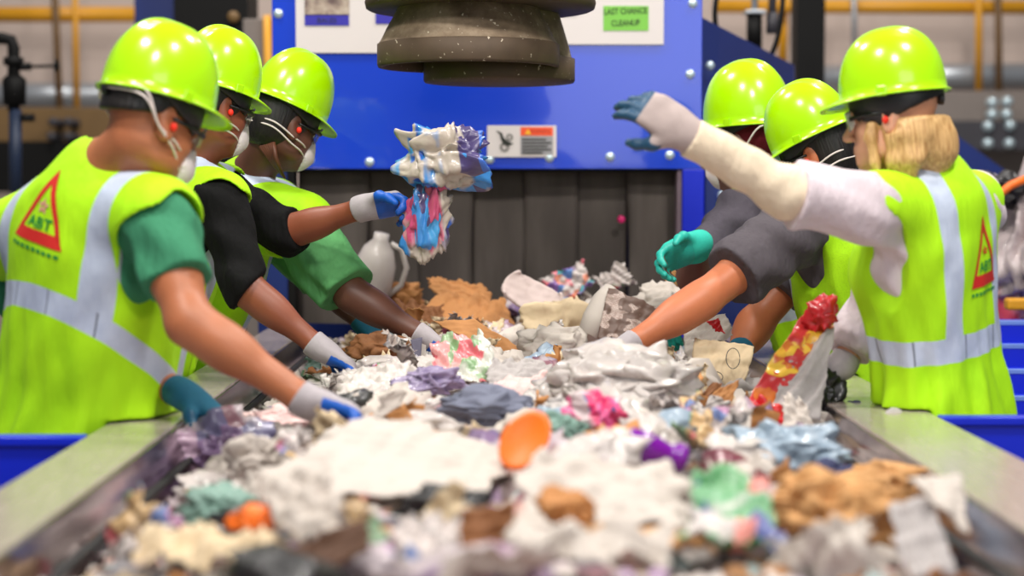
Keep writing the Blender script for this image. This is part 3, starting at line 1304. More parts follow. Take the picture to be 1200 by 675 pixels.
# ------------------------------------------------------------------ head
def head(F, O, Mx, s, nk, hair=None):
    O = np.array(O)

    def L(x, y, z):
        return O + Mx @ (np.array((x, y, z)) * s)
    E = lambda c, r, k=.03, op='+', MM=None: F.ell(L(*c), np.array(r) * s, Mx if MM is None else MM, k=k * s, op=op)
    E((-.012, 0, .048), (.099, .077, .090))
    E((.030, 0, -.040), (.060, .058, .078), .04)
    E((.050, 0, -.078), (.036, .038, .036), .03)
    E((.074, 0, -.096), (.017, .022, .016), .02)
    for y in (-1, 1):
        E((.052, y * .040, -.022), (.026, .022, .022), .02)          # cheek bone
        E((.088, y * .031, .006), (.012, .017, .011), .012, '-')     # eye socket
        E((.074, y * .031, .004), (.0125, .0125, .0125), .004)       # eye bulge under the lids
        E((.020, y * .054, -.066), (.028, .014, .022), .03)          # jaw angle
    F.cone(L(.082, -.034, .022), L(.082, .034, .022), .011 * s, .011 * s, .015 * s)   # brow
    F.cone(L(.090, 0, .008), L(.112, 0, -.032), .008 * s, .0125 * s, .012 * s)        # nose
    for y in (-1, 1):
        E((.104, y * .011, -.036), (.011, .008, .008), .008)
    E((.090, 0, -.060), (.010, .022, .006), .008)                     # upper lip
    E((.088, 0, -.070), (.010, .019, .006), .008)                     # lower lip
    F.cone(L(.099, -.02, -.0655), L(.099, .02, -.0655), .0022 * s, .0022 * s, .004, '-')
    for y in (-1, 1):                                                 # ears
        c, sn = math.cos(.35), math.sin(.35)
        ml = Mx @ np.array([[c, -sn * y, -.15], [sn * y, c, 0], [.15, 0, 1]])
        ml, _ = np.linalg.qr(ml)
        F.ell(L(-.012, y * .080, .0), np.array((.023, .0085, .038)) * s, ml, k=.008 * s)
        F.ell(L(-.004, y * .087, .004), np.array((.010, .006, .018)) * s, ml, k=.006 * s, op='-')
        F.ell(L(-.004, y * .079, -.026), np.array((.009, .006, .010)) * s, ml, k=.006 * s)
    F.cone(L(-.028, 0, -.045), nk, .054 * s, .062 * s, .04)


def hat_mesh(O, Mx, s, dz=0.0, tilt=0.0, fx=1.0, hz=1.0):
    """hard hat shell with ridges, rim flange and front peak; returns outer+inner skin as one mesh (v, f)"""
    NA, NP = 72, 22
    c, sn = math.cos(tilt), math.sin(tilt)
    Tm = np.array([[c, 0, sn], [0, 1, 0], [-sn, 0, c]])

    def prof(a, off):
        ca, sa = math.cos(a), math.sin(a)
        rx = .124 * fx - off
        ry = .107 - off
        H = .150 * hz - off
        out = []
        rr = 1 / math.sqrt((ca / rx) ** 2 + (sa / ry) ** 2)
        for i in range(NP + 1):
            th = (math.pi / 2) * i / NP
            e = 2 / 2.35
            r = rr * math.sin(th) ** e
            z = H * math.cos(th) ** e if i < NP else 0
            x, y = r * ca, r * sa
            if off == 0:
                g = math.exp(-(y / .012) ** 2) * .0055 + math.exp(-((abs(y) - .040) / .007) ** 2) * .003
                g *= min(1, z / .05)
                z += g
            out.append((x, y, z))
        pk = max(0, math.cos(a)) ** 2.2
        w = .010 + .040 * pk
        drop = .004 + .016 * pk
        for k in (.35, .7, 1.0):
            ww = w * k
            out.append(((rr + off + ww - (off * .3)) * ca, (rr + off + ww - off * .3) * sa, -.002 - drop * k ** 1.4 - (.0 if off == 0 else .0035)))
        return out
    rings = [[prof(2 * math.pi * j / NA, off) for j in range(NA)] for off in (0, .0035)]
    n = len(rings[0][0])
    V, Fc = [], []
    for r in rings:
        for pr in r:
            V += pr
    for sd in (0, 1):
        o = sd * NA * n
        for j in range(NA):
            j2 = (j + 1) % NA
            for i in range(n - 1):
                q = (o + j * n + i, o + j * n + i + 1, o + j2 * n + i + 1, o + j2 * n + i)
                Fc.append(q if sd == 0 else q[::-1])
    o = NA * n
    for j in range(NA):
        j2 = (j + 1) % NA
        Fc.append((j * n + n - 1, o + j * n + n - 1, o + j2 * n + n - 1, j2 * n + n - 1))
    V = np.array(V)
    V[:, 2] += 0
    W = (V @ Tm.T) + np.array((-.006, 0, .060 + dz))
    return (W * s) @ Mx.T + np.array(O), np.array(Fc)


def person(sp):
    name = 'person'
    hd, ps = sp['head'], sp
    s = sp.get('hs', 1.05)
    h = .006
    O = P(*hd)
    HM = frame(sp['hF'], sp.get('hU', (0, 0, 1)))
    J = {k: (P(*sp[k]) if len(sp[k]) == 3 and not isinstance(sp[k], Vector) else sp[k]) for k in
         ('neck', 'pelvis', 'shR', 'elR', 'wrR', 'shL', 'elL', 'wrL')}
    base = Vector((J['pelvis'].x, J['pelvis'].y, 0))
    up = (J['neck'] - J['pelvis']).normalized()
    lat = (J['shL'] - J['shR'])
    lat = (lat - up * lat.dot(up)).normalized()
    fwd = lat.cross(up).normalized()
    TM = np.array([[fwd[i], lat[i], up[i]] for i in range(3)])
    TO = np.array(J['pelvis'])
    TL = (J['neck'] - J['pelvis']).length
    g = sp.get('girth', 1.0)
    FR = fwd.copy()
    FR.z = 0
    FR.normalize()
    LT = Vector((-FR.y, FR.x, 0))
    feet = {}
    for sd, sg in (('L', 1), ('R', -1)):
        hp_ = J['pelvis'] + LT * .085 * sg - Vector((0, 0, .06))
        an = base + LT * .12 * sg - FR * .04 + Vector((0, 0, .10))
        kn = (hp_ + an) / 2 + FR * .03
        feet[sd] = (hp_, kn, an)

    def T(x, y, z):
        return TO + TM @ np.array((x, y, z))
    zs = [-.12, -.04, .10 * TL / .5, .25 * TL / .5, .37 * TL / .5, .44 * TL / .5, TL - .01]
    cx = [-.02, -.015, 0.0, .006, -.004, -.012, -.02]
    sd_ = [.150, .165, .148, .160, .164, .118, .06]
    fb_ = [.10, .112, .104, .118, .112, .088, .055]
    bust = sp.get('bust', 0)
    if 'belly' in sp:
        fb_ = [a * (sp['belly'] if i < 5 else 1) for i, a in enumerate(fb_)]
        cx = [c + (.02 if i < 5 else 0) for i, c in enumerate(cx)]

    def torso(F, off, k=.05, fold=None, flare=0.0):
        F.loft(TO, TM, zs, cx, [a * g + off + flare * (1 if i < 2 else .4 if i == 2 else 0) for i, a in enumerate(sd_)],
               [a * g + off + flare * (1 if i < 2 else .4 if i == 2 else 0) for i, a in enumerate(fb_)], k=k, fold=fold)
        if bust:
            for y in (-.07, .07):
                F.ell(T(.085 * g, y, .30 * TL / .5), np.array((.06, .065, .07)) + off, TM, k=.05)
        for q in ('shL', 'shR'):
            F.cone(T(-.015, 0, TL - .075), J[q], .066 + off, .058 + off, k=.06)
        F.cone(T(-.018, 0, TL - .06), T(-.01, 0, TL + .01), .07 + off * .6, .060 + off * .6, k=.05)

    def arm(F, sd, off=0, a=0.0, b=2.0, ka=.04):
        s_, e_, w_ = J['sh' + sd], J['el' + sd], J['wr' + sd]
        m = sp.get('arm', 1.0)
        F.cone(s_, e_, .054 * m + off, .043 * m + off, k=ka)
        F.ell(s_.lerp(e_, .45), (.10, .05 * m + off, .05 * m + off), frame(e_ - s_, (0.1, .2, 1)), k=.03)
        F.cone(e_, w_, .043 * m + off, .028 * m + off, k=.03)
        F.ell(e_.lerp(w_, .28), (.085, .046 * m + off, .044 * m + off), frame(w_ - e_, (0.1, .2, 1)), k=.03)

    pts = list(J.values()) + [O]
    lo = np.array([min(p[i] for p in pts) for i in range(3)]) - .24
    hi = np.array([max(p[i] for p in pts) for i in range(3)]) + .26
    lo[2] = -.02
    # ---------------- body: one continuous skin
    F = Field(lo, hi, h)
    torso(F, 0)
    head(F, O, HM, s, T(-.012, 0, TL - .02))
    for sd in 'LR':
        arm(F, sd)
        hp_, kn, an = feet[sd]
        F.cone(hp_, kn, .082, .056, k=.05)
        F.cone(kn, an, .056, .040, k=.03)
        F.cone(an, an + FR * .15 - Vector((0, 0, .05)), .04, .03, k=.03)
        hp2 = sp['hand' + sd]
        hand(F, J['wr' + sd], hp2['d'], hp2['n'], r0=.0085, curl=hp2.get('curl', (.5,) * 4), thumb=hp2.get('thumb', .5),
             side=hp2['side'], sc=.96 * hp2.get('sc', 1), spread=hp2.get('spread', .12))
    def rail(F):
        if sp['side'] == 'L':
            F.boxcut((XL0 - .008, -9, -1), (XL1 + .01, 9, ZR + .003))
        else:
            F.boxcut((XR0 - .01, -9, -1), (XR1 + .008, 9, ZR + .003))
    rail(F)
    skin = sp['skin']
    body = link(name, F.mesh(name, base), skin, None, base)
    tag(body, sp['label'], 'person', sp.get('group'))

    def part(nm, me, mats, parent=None):
        return link(nm, me, mats, body if parent is None else parent)

    # ---------------- shirt
    slv = sp['sleeve']                       # per side: how far along shoulder-elbow(0..1)-wrist(1..2)
    slo = np.array([min(p[i] for p in pts) for i in range(3)]) - .22
    slo[2] = J['pelvis'].z - .2
    F = Field(slo, hi, h)
    torso(F, .011)
    so = sp.get('sleeve_off', .014)
    lim = []
    for sd in 'LR':
        s_, e_, w_ = J['sh' + sd], J['el' + sd], J['wr' + sd]
        q = slv[sd]
        m = sp.get('arm', 1.0)
        if q <= 1:
            end = s_.lerp(e_, q)
            F.cone(s_, end + (e_ - s_).normalized() * .03, .056 * m + so, .050 * m + so * 1.15, k=.04)
            lim.append((end, (e_ - s_).normalized()))
        else:
            end = e_.lerp(w_, q - 1)
            F.cone(s_, e_, .056 * m + so, .047 * m + so, k=.04)
            F.cone(e_, end + (w_ - e_).normalized() * .02, .047 * m + so, (.045 - .013 * (q - 1)) * m + so, k=.03)
            lim.append((end, (w_ - e_).normalized()))

    tw = sp.get('seed', 0)

    def wr(X, Y, Z):
        return (.006 * np.sin(38 * X + 21 * Z + 3 * np.sin(14 * Y + tw)) * np.sin(30 * Y - 25 * Z + tw + 2 * np.sin(11 * X))
                + .0045 * np.sin(55 * Z + 30 * X + 2 * np.sin(20 * Y + tw)))
    F.wrinkle(wr)
    for (e, n_) in lim:                      # open the sleeve ends with a local cut
        e, n_ = np.array(e), np.array(n_)
        r = .165

        def fn(X, Y, Z, e=e, n_=n_):
            d = (X - e[0]) * n_[0] + (Y - e[1]) * n_[1] + (Z - e[2]) * n_[2]
            rad = np.sqrt((X - e[0]) ** 2 + (Y - e[1]) ** 2 + (Z - e[2]) ** 2) - r
            return np.maximum(-d, rad)
        F._op(fn, e - r, e + r, '-', .003, .01)
    F.ell(T(.03, 0, TL + .035), (.085, .075, .06), TM, k=.01, op='-')      # neck opening
    F.cut(T(0, 0, -.10), -up)
    rail(F)
    part('shirt', F.mesh('shirt', base), sp['shirt'])
    # lining of the sleeve mouth is the arm itself

    if 'armcover' in sp:
        sd, t0, t1, off, mat = sp['armcover']
        e_, w_ = J['el' + sd], J['wr' + sd]
        s_ = J['sh' + sd]
        F = Field(slo, hi, h)
        a_ = s_.lerp(e_, t0)
        c_ = e_.lerp(w_, t1)
        F.cone(a_, e_, .047 + off, .046 + off, k=.04)
        F.cone(e_, c_, .046 + off, .036 + off, k=.03)
        F.wrinkle(lambda X, Y, Z: .003 * np.sin(70 * X + 8 * Z + 2 * np.sin(20 * Z)) * np.sin(40 * Z + 20 * Y))
        F.cut(c_, w_ - e_)
        part('arm_sleeve', F.mesh('arm_sleeve', base), mat)
    # ---------------- trousers and boots
    F = Field((lo[0], lo[1], -.02), (hi[0], hi[1], J['pelvis'].z + .16), .009)
    F.loft(TO, TM, [-.16, -.06, .05], [-.015] * 3, [.16 * g, .178 * g, .165 * g], [.11, .125 * g, .118 * g], k=.05)
    for sd in 'LR':
        hp_, kn, an = feet[sd]
        F.cone(hp_, kn, .10, .074, k=.05)
        F.cone(kn, an - Vector((0, 0, .03)), .074, .066, k=.04)
    F.cut((0, 0, .055), (0, 0, -1))
    rail(F)
    part('trousers', F.mesh('trousers', base), sp.get('trousers', M['jean']))
    for sd in 'LR':
        an = feet[sd][2]
        F = Field(np.array(an) - .3, np.array(an) + .3, .008)
        F.cone(an + Vector((0, 0, .03)), an - Vector((0, 0, .04)), .056, .058, k=.03)
        F.cone(an + Vector((0, 0, -.05)), an + FR * .16 - Vector((0, 0, .062)), .052, .040, k=.04)
        F.cut((0, 0, .001), (0, 0, -1), .003)
        part('boot', F.mesh('boot', base), M['boot'])

    # ---------------- vest
    vo = sp.get('vest_off', .026)
    hem = sp.get('hem', -.12)
    zs2 = [hem - .08] + zs[1:]

    def fold(u, v, w):
        a = np.arctan2(u, v)
        k = np.clip((.36 - w) / .4, 0, 1.3)
        return (k * (.007 * np.sin(9 * a + tw + 1.5 * np.sin(7 * w)) + .006 * np.sin(17 * a - 6 * w + 2 * tw + np.sin(12 * w)))
                + .0035 * np.sin(26 * w + 5 * a + tw) * np.sin(4 * a + 9 * w))
    F = Field(slo - np.array((.03, .03, .25)), hi, h)
    fl = sp.get('flare', .03)
    F.loft(TO, TM, zs2, cx, [a * g + vo + fl * (1.2 if i == 0 else 1 if i == 1 else .5 if i == 2 else 0) for i, a in enumerate(sd_)],
           [a * g + vo + fl * (1.2 if i == 0 else 1 if i == 1 else .5 if i == 2 else 0) for i, a in enumerate(fb_)], k=.05, fold=fold)
    if bust:
        for y in (-.07, .07):
            F.ell(T(.085 * g, y, .30 * TL / .5), np.array((.06, .065, .07)) + vo, TM, k=.05)
    for q in ('shL', 'shR'):
        F.cone(T(-.015, 0, TL - .075), J[q], .068 + vo, sp.get('pad', .062) + vo, k=.05)
    F.cone(T(-.018, 0, TL - .06), T(-.01, 0, TL + .0), .078 + vo * .6, .066 + vo * .6, k=.05)
    ahr = sp.get('armhole', (.095, .11, .15))
    for q, sg in (('shL', 1), ('shR', -1)):
        c = J[q] + lat * sg * sp.get('ah_out', .045) - up * sp.get('ah_down', .075)
        F.ell(c, ahr, TM, k=.008, op='-')
        sd = q[-1]
        e_ = J['el' + sd]
        v_ = (e_ - J[q]).normalized()
        F.cone(J[q] + v_ * .06, e_, .072 * sp.get('arm', 1) + .022, .085, k=.008, op='-')
    # V opening in front of the neck, round at the back
    F.ell(T(.05, 0, TL + .03), (.10, .075, .085), TM, k=.008, op='-')
    F.ell(T(.13, 0, TL - .07), (.06, .045, .14), TM, k=.008, op='-')
    F.cut(T(0, 0, hem), -up)
    # the hem lies on the rail instead of passing through it
    if sp['side'] == 'L':
        F.boxcut((XL0 - .006, -9, -1), (9, 9, ZR + .004))
    else:
        F.boxcut((-9, -9, -1), (XR1 + .006, 9, ZR + .004))

    def rest(V):
        return (V - TO[None, :]) @ TM
    me = F.mesh('vest', base, rest)
    vest = part('vest', me, sp['vest'])
    logo(vest, me, base, TO, TM, TL, fwd, sp)

    # ---------------- gloves
    for sd in 'LR':
        hp2 = sp['hand' + sd]
        W = J['wr' + sd]
        F = Field(np.array(W) - .24, np.array(W) + .24, .004)
        Mx = hand(F, W, hp2['d'], hp2['n'], r0=.0112, curl=hp2.get('curl', (.5,) * 4), thumb=hp2.get('thumb', .5), side=hp2['side'],
                  sc=hp2.get('sc', 1), spread=hp2.get('spread', .12))
        v_ = (J['el' + sd] - W).normalized()
        F.cone(W + v_ * hp2.get('cuff', .035), W, .036, .032, k=.02)
        e = np.array(W + v_ * hp2.get('cuff', .035))
        F.cut(e, v_)
        if hp2.get('wr'):
            F.wrinkle(lambda X, Y, Z: .003 * np.sin(90 * X + 60 * Z) * np.sin(80 * Y + 40 * X))
        Wn = np.array(W)
        part('glove', F.mesh('glove', base, lambda V: (V - Wn[None, :]) @ Mx), hp2['mat'])

    def L(x, y, z):
        return Vector(np.array(O) + HM @ (np.array((x, y, z)) * s)) - base

    # ---------------- hard hat with suspension
    V, Fc = hat_mesh(O, HM, s * sp.get('hat_s', 1.0), sp.get('hat_dz', 0), sp.get('hat_tilt', 0), sp.get('hat_fx', 1), sp.get('hat_hz', 1))
    hat = part('hard_hat', mesh_np('hard_hat', V - np.array(base), Fc), M['hat'])
    hat.data.polygons.foreach_set('use_smooth', [True] * len(hat.data.polygons))
    F = Field(np.array(O) - .22, np.array(O) + .26, .005)
    dz = sp.get('hat_dz', 0)

    def Lw(x, y, z):
        return np.array(O) + HM @ (np.array((x, y, z)) * s)
    F.ell(Lw(-.012, 0, .045 + dz), np.array((.113, .091, .10)) * s, HM, k=.0)
    tl = sp.get('hat_tilt', 0)
    upv = HM @ np.array((math.sin(tl), 0, math.cos(tl)))
    F.cut(Lw(0, 0, .072 + dz), upv)
    bk = sp.get('band_low', .028)
    # lower edge drops towards the nape
    nl = HM @ np.array((-.42, 0, -1.0))
    F.cut(Lw(-.0, 0, bk + dz), nl)
    F.ell(Lw(-.012, 0, .045 + dz), np.array((.104, .081, .10)) * s, HM, k=.002, op='-')
    part('suspension_band', F.mesh('suspension_band', base), M['hatband'], hat)
    MB().lathe([(0, .012), (.013, .012), (.015, .009), (.015, 0)], seg=14, M=Matrix.Rotation(-R(90), 4, 'Y')).build('ratchet_knob', M['hatband'], hat).location = L(-.122, 0, .035 + dz)
    for y in (-1, 1):
        bb = MB()
        bb.box((-.012, -.004, -.012), (.012, .004, .012), .003, rot=Matrix([list(r) for r in HM]).to_3x3())
        bb.build('accessory_lug', M['hat'], hat).location = L(-.004, y * .113, .062 + dz)

    # ---------------- hair / wrap
    if sp.get('hair'):
        hm, bottom, extra = sp['hair']
        F = Field(np.array(O) - .3, np.array(O) + .24, .005)
        F.ell(Lw(-.016, 0, .040), np.array((.104, .083, .098)) * s, HM, k=.0)
        F.ell(Lw(-.045, 0, -.02), np.array((.070, .070, .070)) * s, HM, k=.03)
        F.ell(Lw(.085, 0, -.01), np.array((.055, .095, .072)) * s, HM, k=.006, op='-')
        for y in (-1, 1):
            F.ell(Lw(-.004, y * .088, -.004), np.array((.026, .03, .036)) * s, HM, k=.006, op='-')
        F.cut(Lw(0, 0, sp.get('hair_top', .075)), HM @ np.array((0, 0, 1.)))
        F.cut(Lw(-.04, 0, bottom), HM @ np.array((.25, 0, -1.)))
        if extra:
            extra(F, Lw, s, HM)
            F.cut(Lw(0, 0, sp.get('hair_top', .075)), HM @ np.array((0, 0, 1.)), .012)
        part('hair', F.mesh('hair', base, lambda V: (V - np.array(O)[None, :]) @ HM), hm)
    for fn in sp.get('extras', ()):
        fn(part, L, Lw, O, HM, s, base, body, T)

    # ---------------- eyes
    for y in (-1, 1):
        bb = MB()
        bb.lathe([(.0105 * s * math.sin(a), .0105 * s * math.cos(a)) for a in np.linspace(0.001, math.pi - .001, 10)], seg=14)
        e = bb.build('eye', M['eye'], body)
        e.location = L(.0785, y * .031, .004)
        b2 = MB()
        b2.lathe([(.005 * s, 0), (.004 * s, .0012), (.0, .0018)], seg=12, M=Vector((1, 0, 0)).to_track_quat('Z', 'Y').to_matrix().to_4x4())
        i = b2.build('iris', M['iris'], e)
        i.matrix_local = Matrix([list(r) for r in HM]).to_4x4() @ Matrix.Translation((.0102 * s, 0, 0))
    # ---------------- safety glasses
    gl = MB()
    gz = sp.get('glass_z', .008)
    for y in (-1, 1):
        gl.tube([L(-.004, y * .083, gz + .006), L(.05, y * .080, gz + .004), L(.086, y * .066, gz)], [.0035 * s, .0042 * s, .006 * s], 8)
    gl.tube([L(.086 + .022 * (1 - (t / .066) ** 2), t, gz + .016) for t in np.linspace(-.066, .066, 15)], .0032 * s, 8)
    gob = gl.build('safety_glasses', M['frame'], body)
    vv, ff = [], []
    NU, NV = 20, 6
    for sgn in (0, .0022):
        for i in range(NU + 1):
            t = -.070 + .140 * i / NU
            for j in range(NV + 1):
                w = j / NV
                zz = gz + .016 - .046 * w * (1 - .25 * (t / .07) ** 4)
                q = L(.084 + sgn + .026 * (1 - (t / .070) ** 2) - .008 * w, t, zz)
                vv.append(q)
    n1 = (NU + 1) * (NV + 1)
    for i in range(NU):
        for j in range(NV):
            a = i * (NV + 1) + j
            ff.append((a, a + 1, a + NV + 2, a + NV + 1))
            ff.append((n1 + a, n1 + a + NV + 1, n1 + a + NV + 2, n1 + a + 1))
    link('lens', mesh_np('lens', [tuple(v) for v in vv], ff), M['lens'], gob, smooth=True)
    # ---------------- respirator with two elastic straps
    if sp.get('mask', True):
        F = Field(np.array(O) - .2, np.array(O) + .2, .004)
        F.ell(Lw(.072, 0, -.064), np.array((.046, .048, .050)) * s, HM, k=0)
        F.cone(Lw(.108, 0, -.022), Lw(.114, 0, -.066), .010 * s, .010 * s, .03)
        F.cut(Lw(.064, 0, -.062), HM @ np.array((-1., 0, -.15)))
        F.ell(Lw(.062, 0, -.062), np.array((.044, .045, .046)) * s, HM, k=.003, op='-')
        mk = part('respirator', F.mesh('respirator', base), M['mask'])
        for (z0, zb_, yb) in sp.get('straps', ((-.045, .05, .088), (-.07, -.055, .07))):
            bb = MB()
            for y in (-1, 1):
                p0, p1 = np.array((.066, y * .047, z0)), np.array((.01, y * .076, z0 + .004))
                if zb_ > 0:
                    p1 = np.array((-.034, y * .088, -.012))
                p2, p3 = np.array((-.088, y * yb, zb_ * .9)), np.array((-.128, 0, zb_))
                if zb_ <= 0:
                    p1, p2, p3 = np.array((-.01, y * .085, (z0 * .55 + zb_ * .45))), np.array((-.078, y * .073, zb_)), np.array((-.121, 0, zb_))
                cp = [p0, (p0 + p1) / 2 + np.array((.004, y * .010, 0)), p1, p2, p3]
                out = []
                for i in range(4):
                    a_, b_, c_, d_ = cp[max(i - 1, 0)], cp[i], cp[i + 1], cp[min(i + 2, 4)]
                    for k in range(6):
                        u = k / 6
                        out.append(L(*(.5 * (2 * b_ + (c_ - a_) * u + (2 * a_ - 5 * b_ + 4 * c_ - d_) * u * u + (3 * b_ - a_ - 3 * c_ + d_) * u ** 3))))
                out.append(L(*p3))
                bb.tube(out, .0026 * s, 8)
            bb.build('strap', M['elastic'], mk)
    # ---------------- ear plugs
    for y in (-1, 1):
        bb = MB()
        r = .0075 * s
        bb.lathe([(r * math.sin(a), r * math.cos(a) * 1.2) for a in np.linspace(0.001, math.pi - .001, 9)], seg=14)
        bb.build('ear_plug', M['plug'], body).location = L(-.002, y * .091, -.004)
    return body


M['logored'] = plain('logo red', (214, 40, 34), .6, var=.04)
M['logogreen'] = plain('logo green', (20, 140, 60), .6, var=.04)
M['logopink'] = plain('logo pink', (226, 150, 140), .6, var=.04)


def logo(vest, me, base, TO, TM, TL, fwd, sp):
    if 'logo' not in sp:
        return
    y0, z0, w, hgt = sp['logo']
    bv = BVHTree.FromPolygons([v.co[:] for v in me.vertices], [p.vertices[:] for p in me.polygons])
    bs = np.array(base)

    def proj(pts2, off):
        out = []
        for (a, b_) in pts2:
            o = Vector(TO + TM @ np.array((-.5, y0 - a, z0 + b_)) - bs)
            loc, nn, _, _ = bv.ray_cast(o, fwd)
            if loc is None:
                loc = o + fwd * .35
            out.append(loc - fwd * off)
        return out

    def quadstrip(path_out, path_in, n=10):
        v, f = [], []
        m = len(path_out)
        for i in range(m):
            j = (i + 1) % m
            for k in range(n):
                t0, t1 = k / n, (k + 1) / n
                o = len(v)
                L2 = lambda p, q, t: (p[0] + (q[0] - p[0]) * t, p[1] + (q[1] - p[1]) * t)
                v += [L2(path_out[i], path_out[j], t0), L2(path_out[i], path_out[j], t1), L2(path_in[i], path_in[j], t1), L2(path_in[i], path_in[j], t0)]
                f.append((o, o + 1, o + 2, o + 3))
        return v, f
    # red triangle frame (bottom band thicker)
    A = [(-w / 2, 0), (w / 2, 0), (0, hgt)]
    B = [(-w / 2 + w * .17, hgt * .17), (w / 2 - w * .17, hgt * .17), (0, hgt * .80)]
    v, f = quadstrip(A, B)
    lg = link('back_logo', mesh_np('back_logo', [tuple(p) for p in proj(v, .0022)], f), M['logored'], vest)
    # green letters
    tm = text_mesh('ABT', 1.0, .02)
    vv = np.array([p.co[:] for p in tm.vertices])
    ww, hh = np.ptp(vv[:, 0]), np.ptp(vv[:, 1])
    p2 = [(p[0] / ww * w * .46, hgt * .27 + p[1] / hh * hgt * .15) for p in vv]
    for p, q in zip(tm.vertices, proj(p2, .0028)):
        p.co = q
    link('logo_lettering', tm, M['logogreen'], lg)
    # small line under the triangle
    v, f = [], []
    for k in range(9):
        xx = -w * .5 + w * k / 9
        o = len(v)
        v += [(xx, -hgt * .12), (xx + w * .075, -hgt * .12), (xx + w * .075, -hgt * .07), (xx, -hgt * .07)]
        f.append((o, o + 1, o + 2, o + 3))
    link('logo_underline', mesh_np('logo_underline', [tuple(p) for p in proj(v, .0022)], f), M['logogreen'], lg)
    # pink five-point emblem
    c = (0, hgt * .50)
    st = []
    for i in range(10):
        a = math.pi / 2 + i * math.pi / 5
        r = w * (.115 if i % 2 == 0 else .052)
        st.append((c[0] + r * math.cos(a), c[1] + r * math.sin(a)))
    si = [(c[0] + (x - c[0]) * .35, c[1] + (y - c[1]) * .35) for x, y in st]
    v, f = quadstrip(st, si, 2)
    link('logo_emblem', mesh_np('logo_emblem', [tuple(p) for p in proj(v, .0026)], f), M['logored'] if sp.get('logo_red') else M['logopink'], lg)


# ------------------------------------------------------------------ the six workers
M['jean'] = cloth_mat('navy work trousers', (34, 40, 62))
SK = {'tan': skin_mat('tan skin', (176, 108, 72)), 'mid': skin_mat('brown skin', (136, 74, 50)), 'dark': skin_mat('dark brown skin', (100, 62, 48)),
      'light': skin_mat('light skin', (214, 160, 130)), 'red': skin_mat('reddish brown skin', (104, 58, 48)), 'tan2': skin_mat('tanned skin', (190, 112, 74))}
GL = {'blue': glove_mat('grey knit glove with blue palm', (172, 164, 168), (0, 84, 182)),
      'teal': glove_mat('teal glove', (20, 96, 124), (16, 84, 116)),
      'aqua': glove_mat('aqua glove', (48, 196, 176), (40, 180, 164)),
      'grime': glove_mat('grey glove with dark blue fingertips', (170, 154, 150), (26, 70, 100), .115)}


def extra_strap_none(*a):
    pass


HB = hair_mat('black short hair', (14, 11, 11), (34, 28, 26))
BL = hair_mat('blond hair', (176, 128, 74), (230, 190, 130), (90, 90, 5))


def blond(F, Lw, s, HM):
    # long straight hair over the nape, tucked behind the ears
    F.ell(Lw(-.040, 0, -.050), np.array((.070, .074, .086)) * s, HM, k=.03)
    for y in (-1, 1):
        for k in range(5):
            x0 = -.088 + k * .018
            F.path([Lw(x0 * .95, y * .066, .0), Lw(x0 + .004, y * (.076 - .006 * abs(k - 3)), -.04), Lw(x0 * .85 + .008, y * .070, -.100),
                    Lw(x0 * .6 + .014, y * .056, -.165 + .012 * (k % 3))], [.012, .014, .012, .004], k=.02)
        F.ell(Lw(-.004, y * .092, -.004), np.array((.024, .03, .034)) * s, HM, k=.006, op='-')
        F.path([Lw(.034, y * .070, .01), Lw(.040, y * .072, -.04), Lw(.036, y * .068, -.10), Lw(.026, y * .060, -.185)], [.012, .014, .012, .004], k=.012)
    F.path([Lw(-.085, .0, -.03), Lw(-.100, 0, -.060), Lw(-.104, 0, -.09), Lw(-.094, 0, -.135)], [.036, .030, .024, .008], k=.05)
    F.wrinkle(lambda X, Y, Z: .0014 * np.sin(330 * X + 25 * Z) * np.cos(310 * Y + 15 * Z))


def tail_beads(part, L, Lw, O, HM, s, base, body, T):
    bb = MB()
    for k in range(7):
        a = k / 6
        bb.tube([L(-.05 - .02 * a, -.055 + .03 * a, -.06 - .02 * a), L(-.035 + .02 * a, -.068 + .02 * a, -.10 - .02 * a), L(.0 + .03 * a, -.07 + .025 * a, -.135 - .01 * a)], [.007, .008, .004], 8)
    bb.build('braid', plain('auburn braids', (96, 54, 34), .5, var=.3, scale=60), body)


def earring(part, L, Lw, O, HM, s, base, body, T):
    bb = MB()
    c = L(-.004, -.090, -.046)
    bb.tube([c + Vector((.010 * math.cos(a), 0, .010 * math.sin(a))) for a in np.linspace(-.6, 4.6, 16)], .0016, 8)
    bb.build('earring', M['silver'], body)


def wrap_(mat):
    def fn(part, L, Lw, O, HM, s, base, body, T):
        F = Field(np.array(O) - .24, np.array(O) + .24, .005)
        F.ell(Lw(-.012, 0, .045), np.array((.106, .084, .097)) * s, HM, k=0)
        F.ell(Lw(.03, 0, -.035), np.array((.072, .070, .085)) * s, HM, k=.03)
        F.cut(Lw(0, 0, .07), HM @ np.array((0, 0, 1.)))
        F.ell(Lw(.115, 0, .006), np.array((.05, .06, .022)) * s, HM, k=.006, op='-')
        F.cut(Lw(0, 0, -.10), HM @ np.array((0, 0, -1.)))
        part('face_wrap', F.mesh('face_wrap', base), mat)
    return fn


def inner_sleeve(part, L, Lw, O, HM, s, base, body, T):
    pass


VM = dict(band0=.165, bandw=.028, vx=.105, vw=.026)

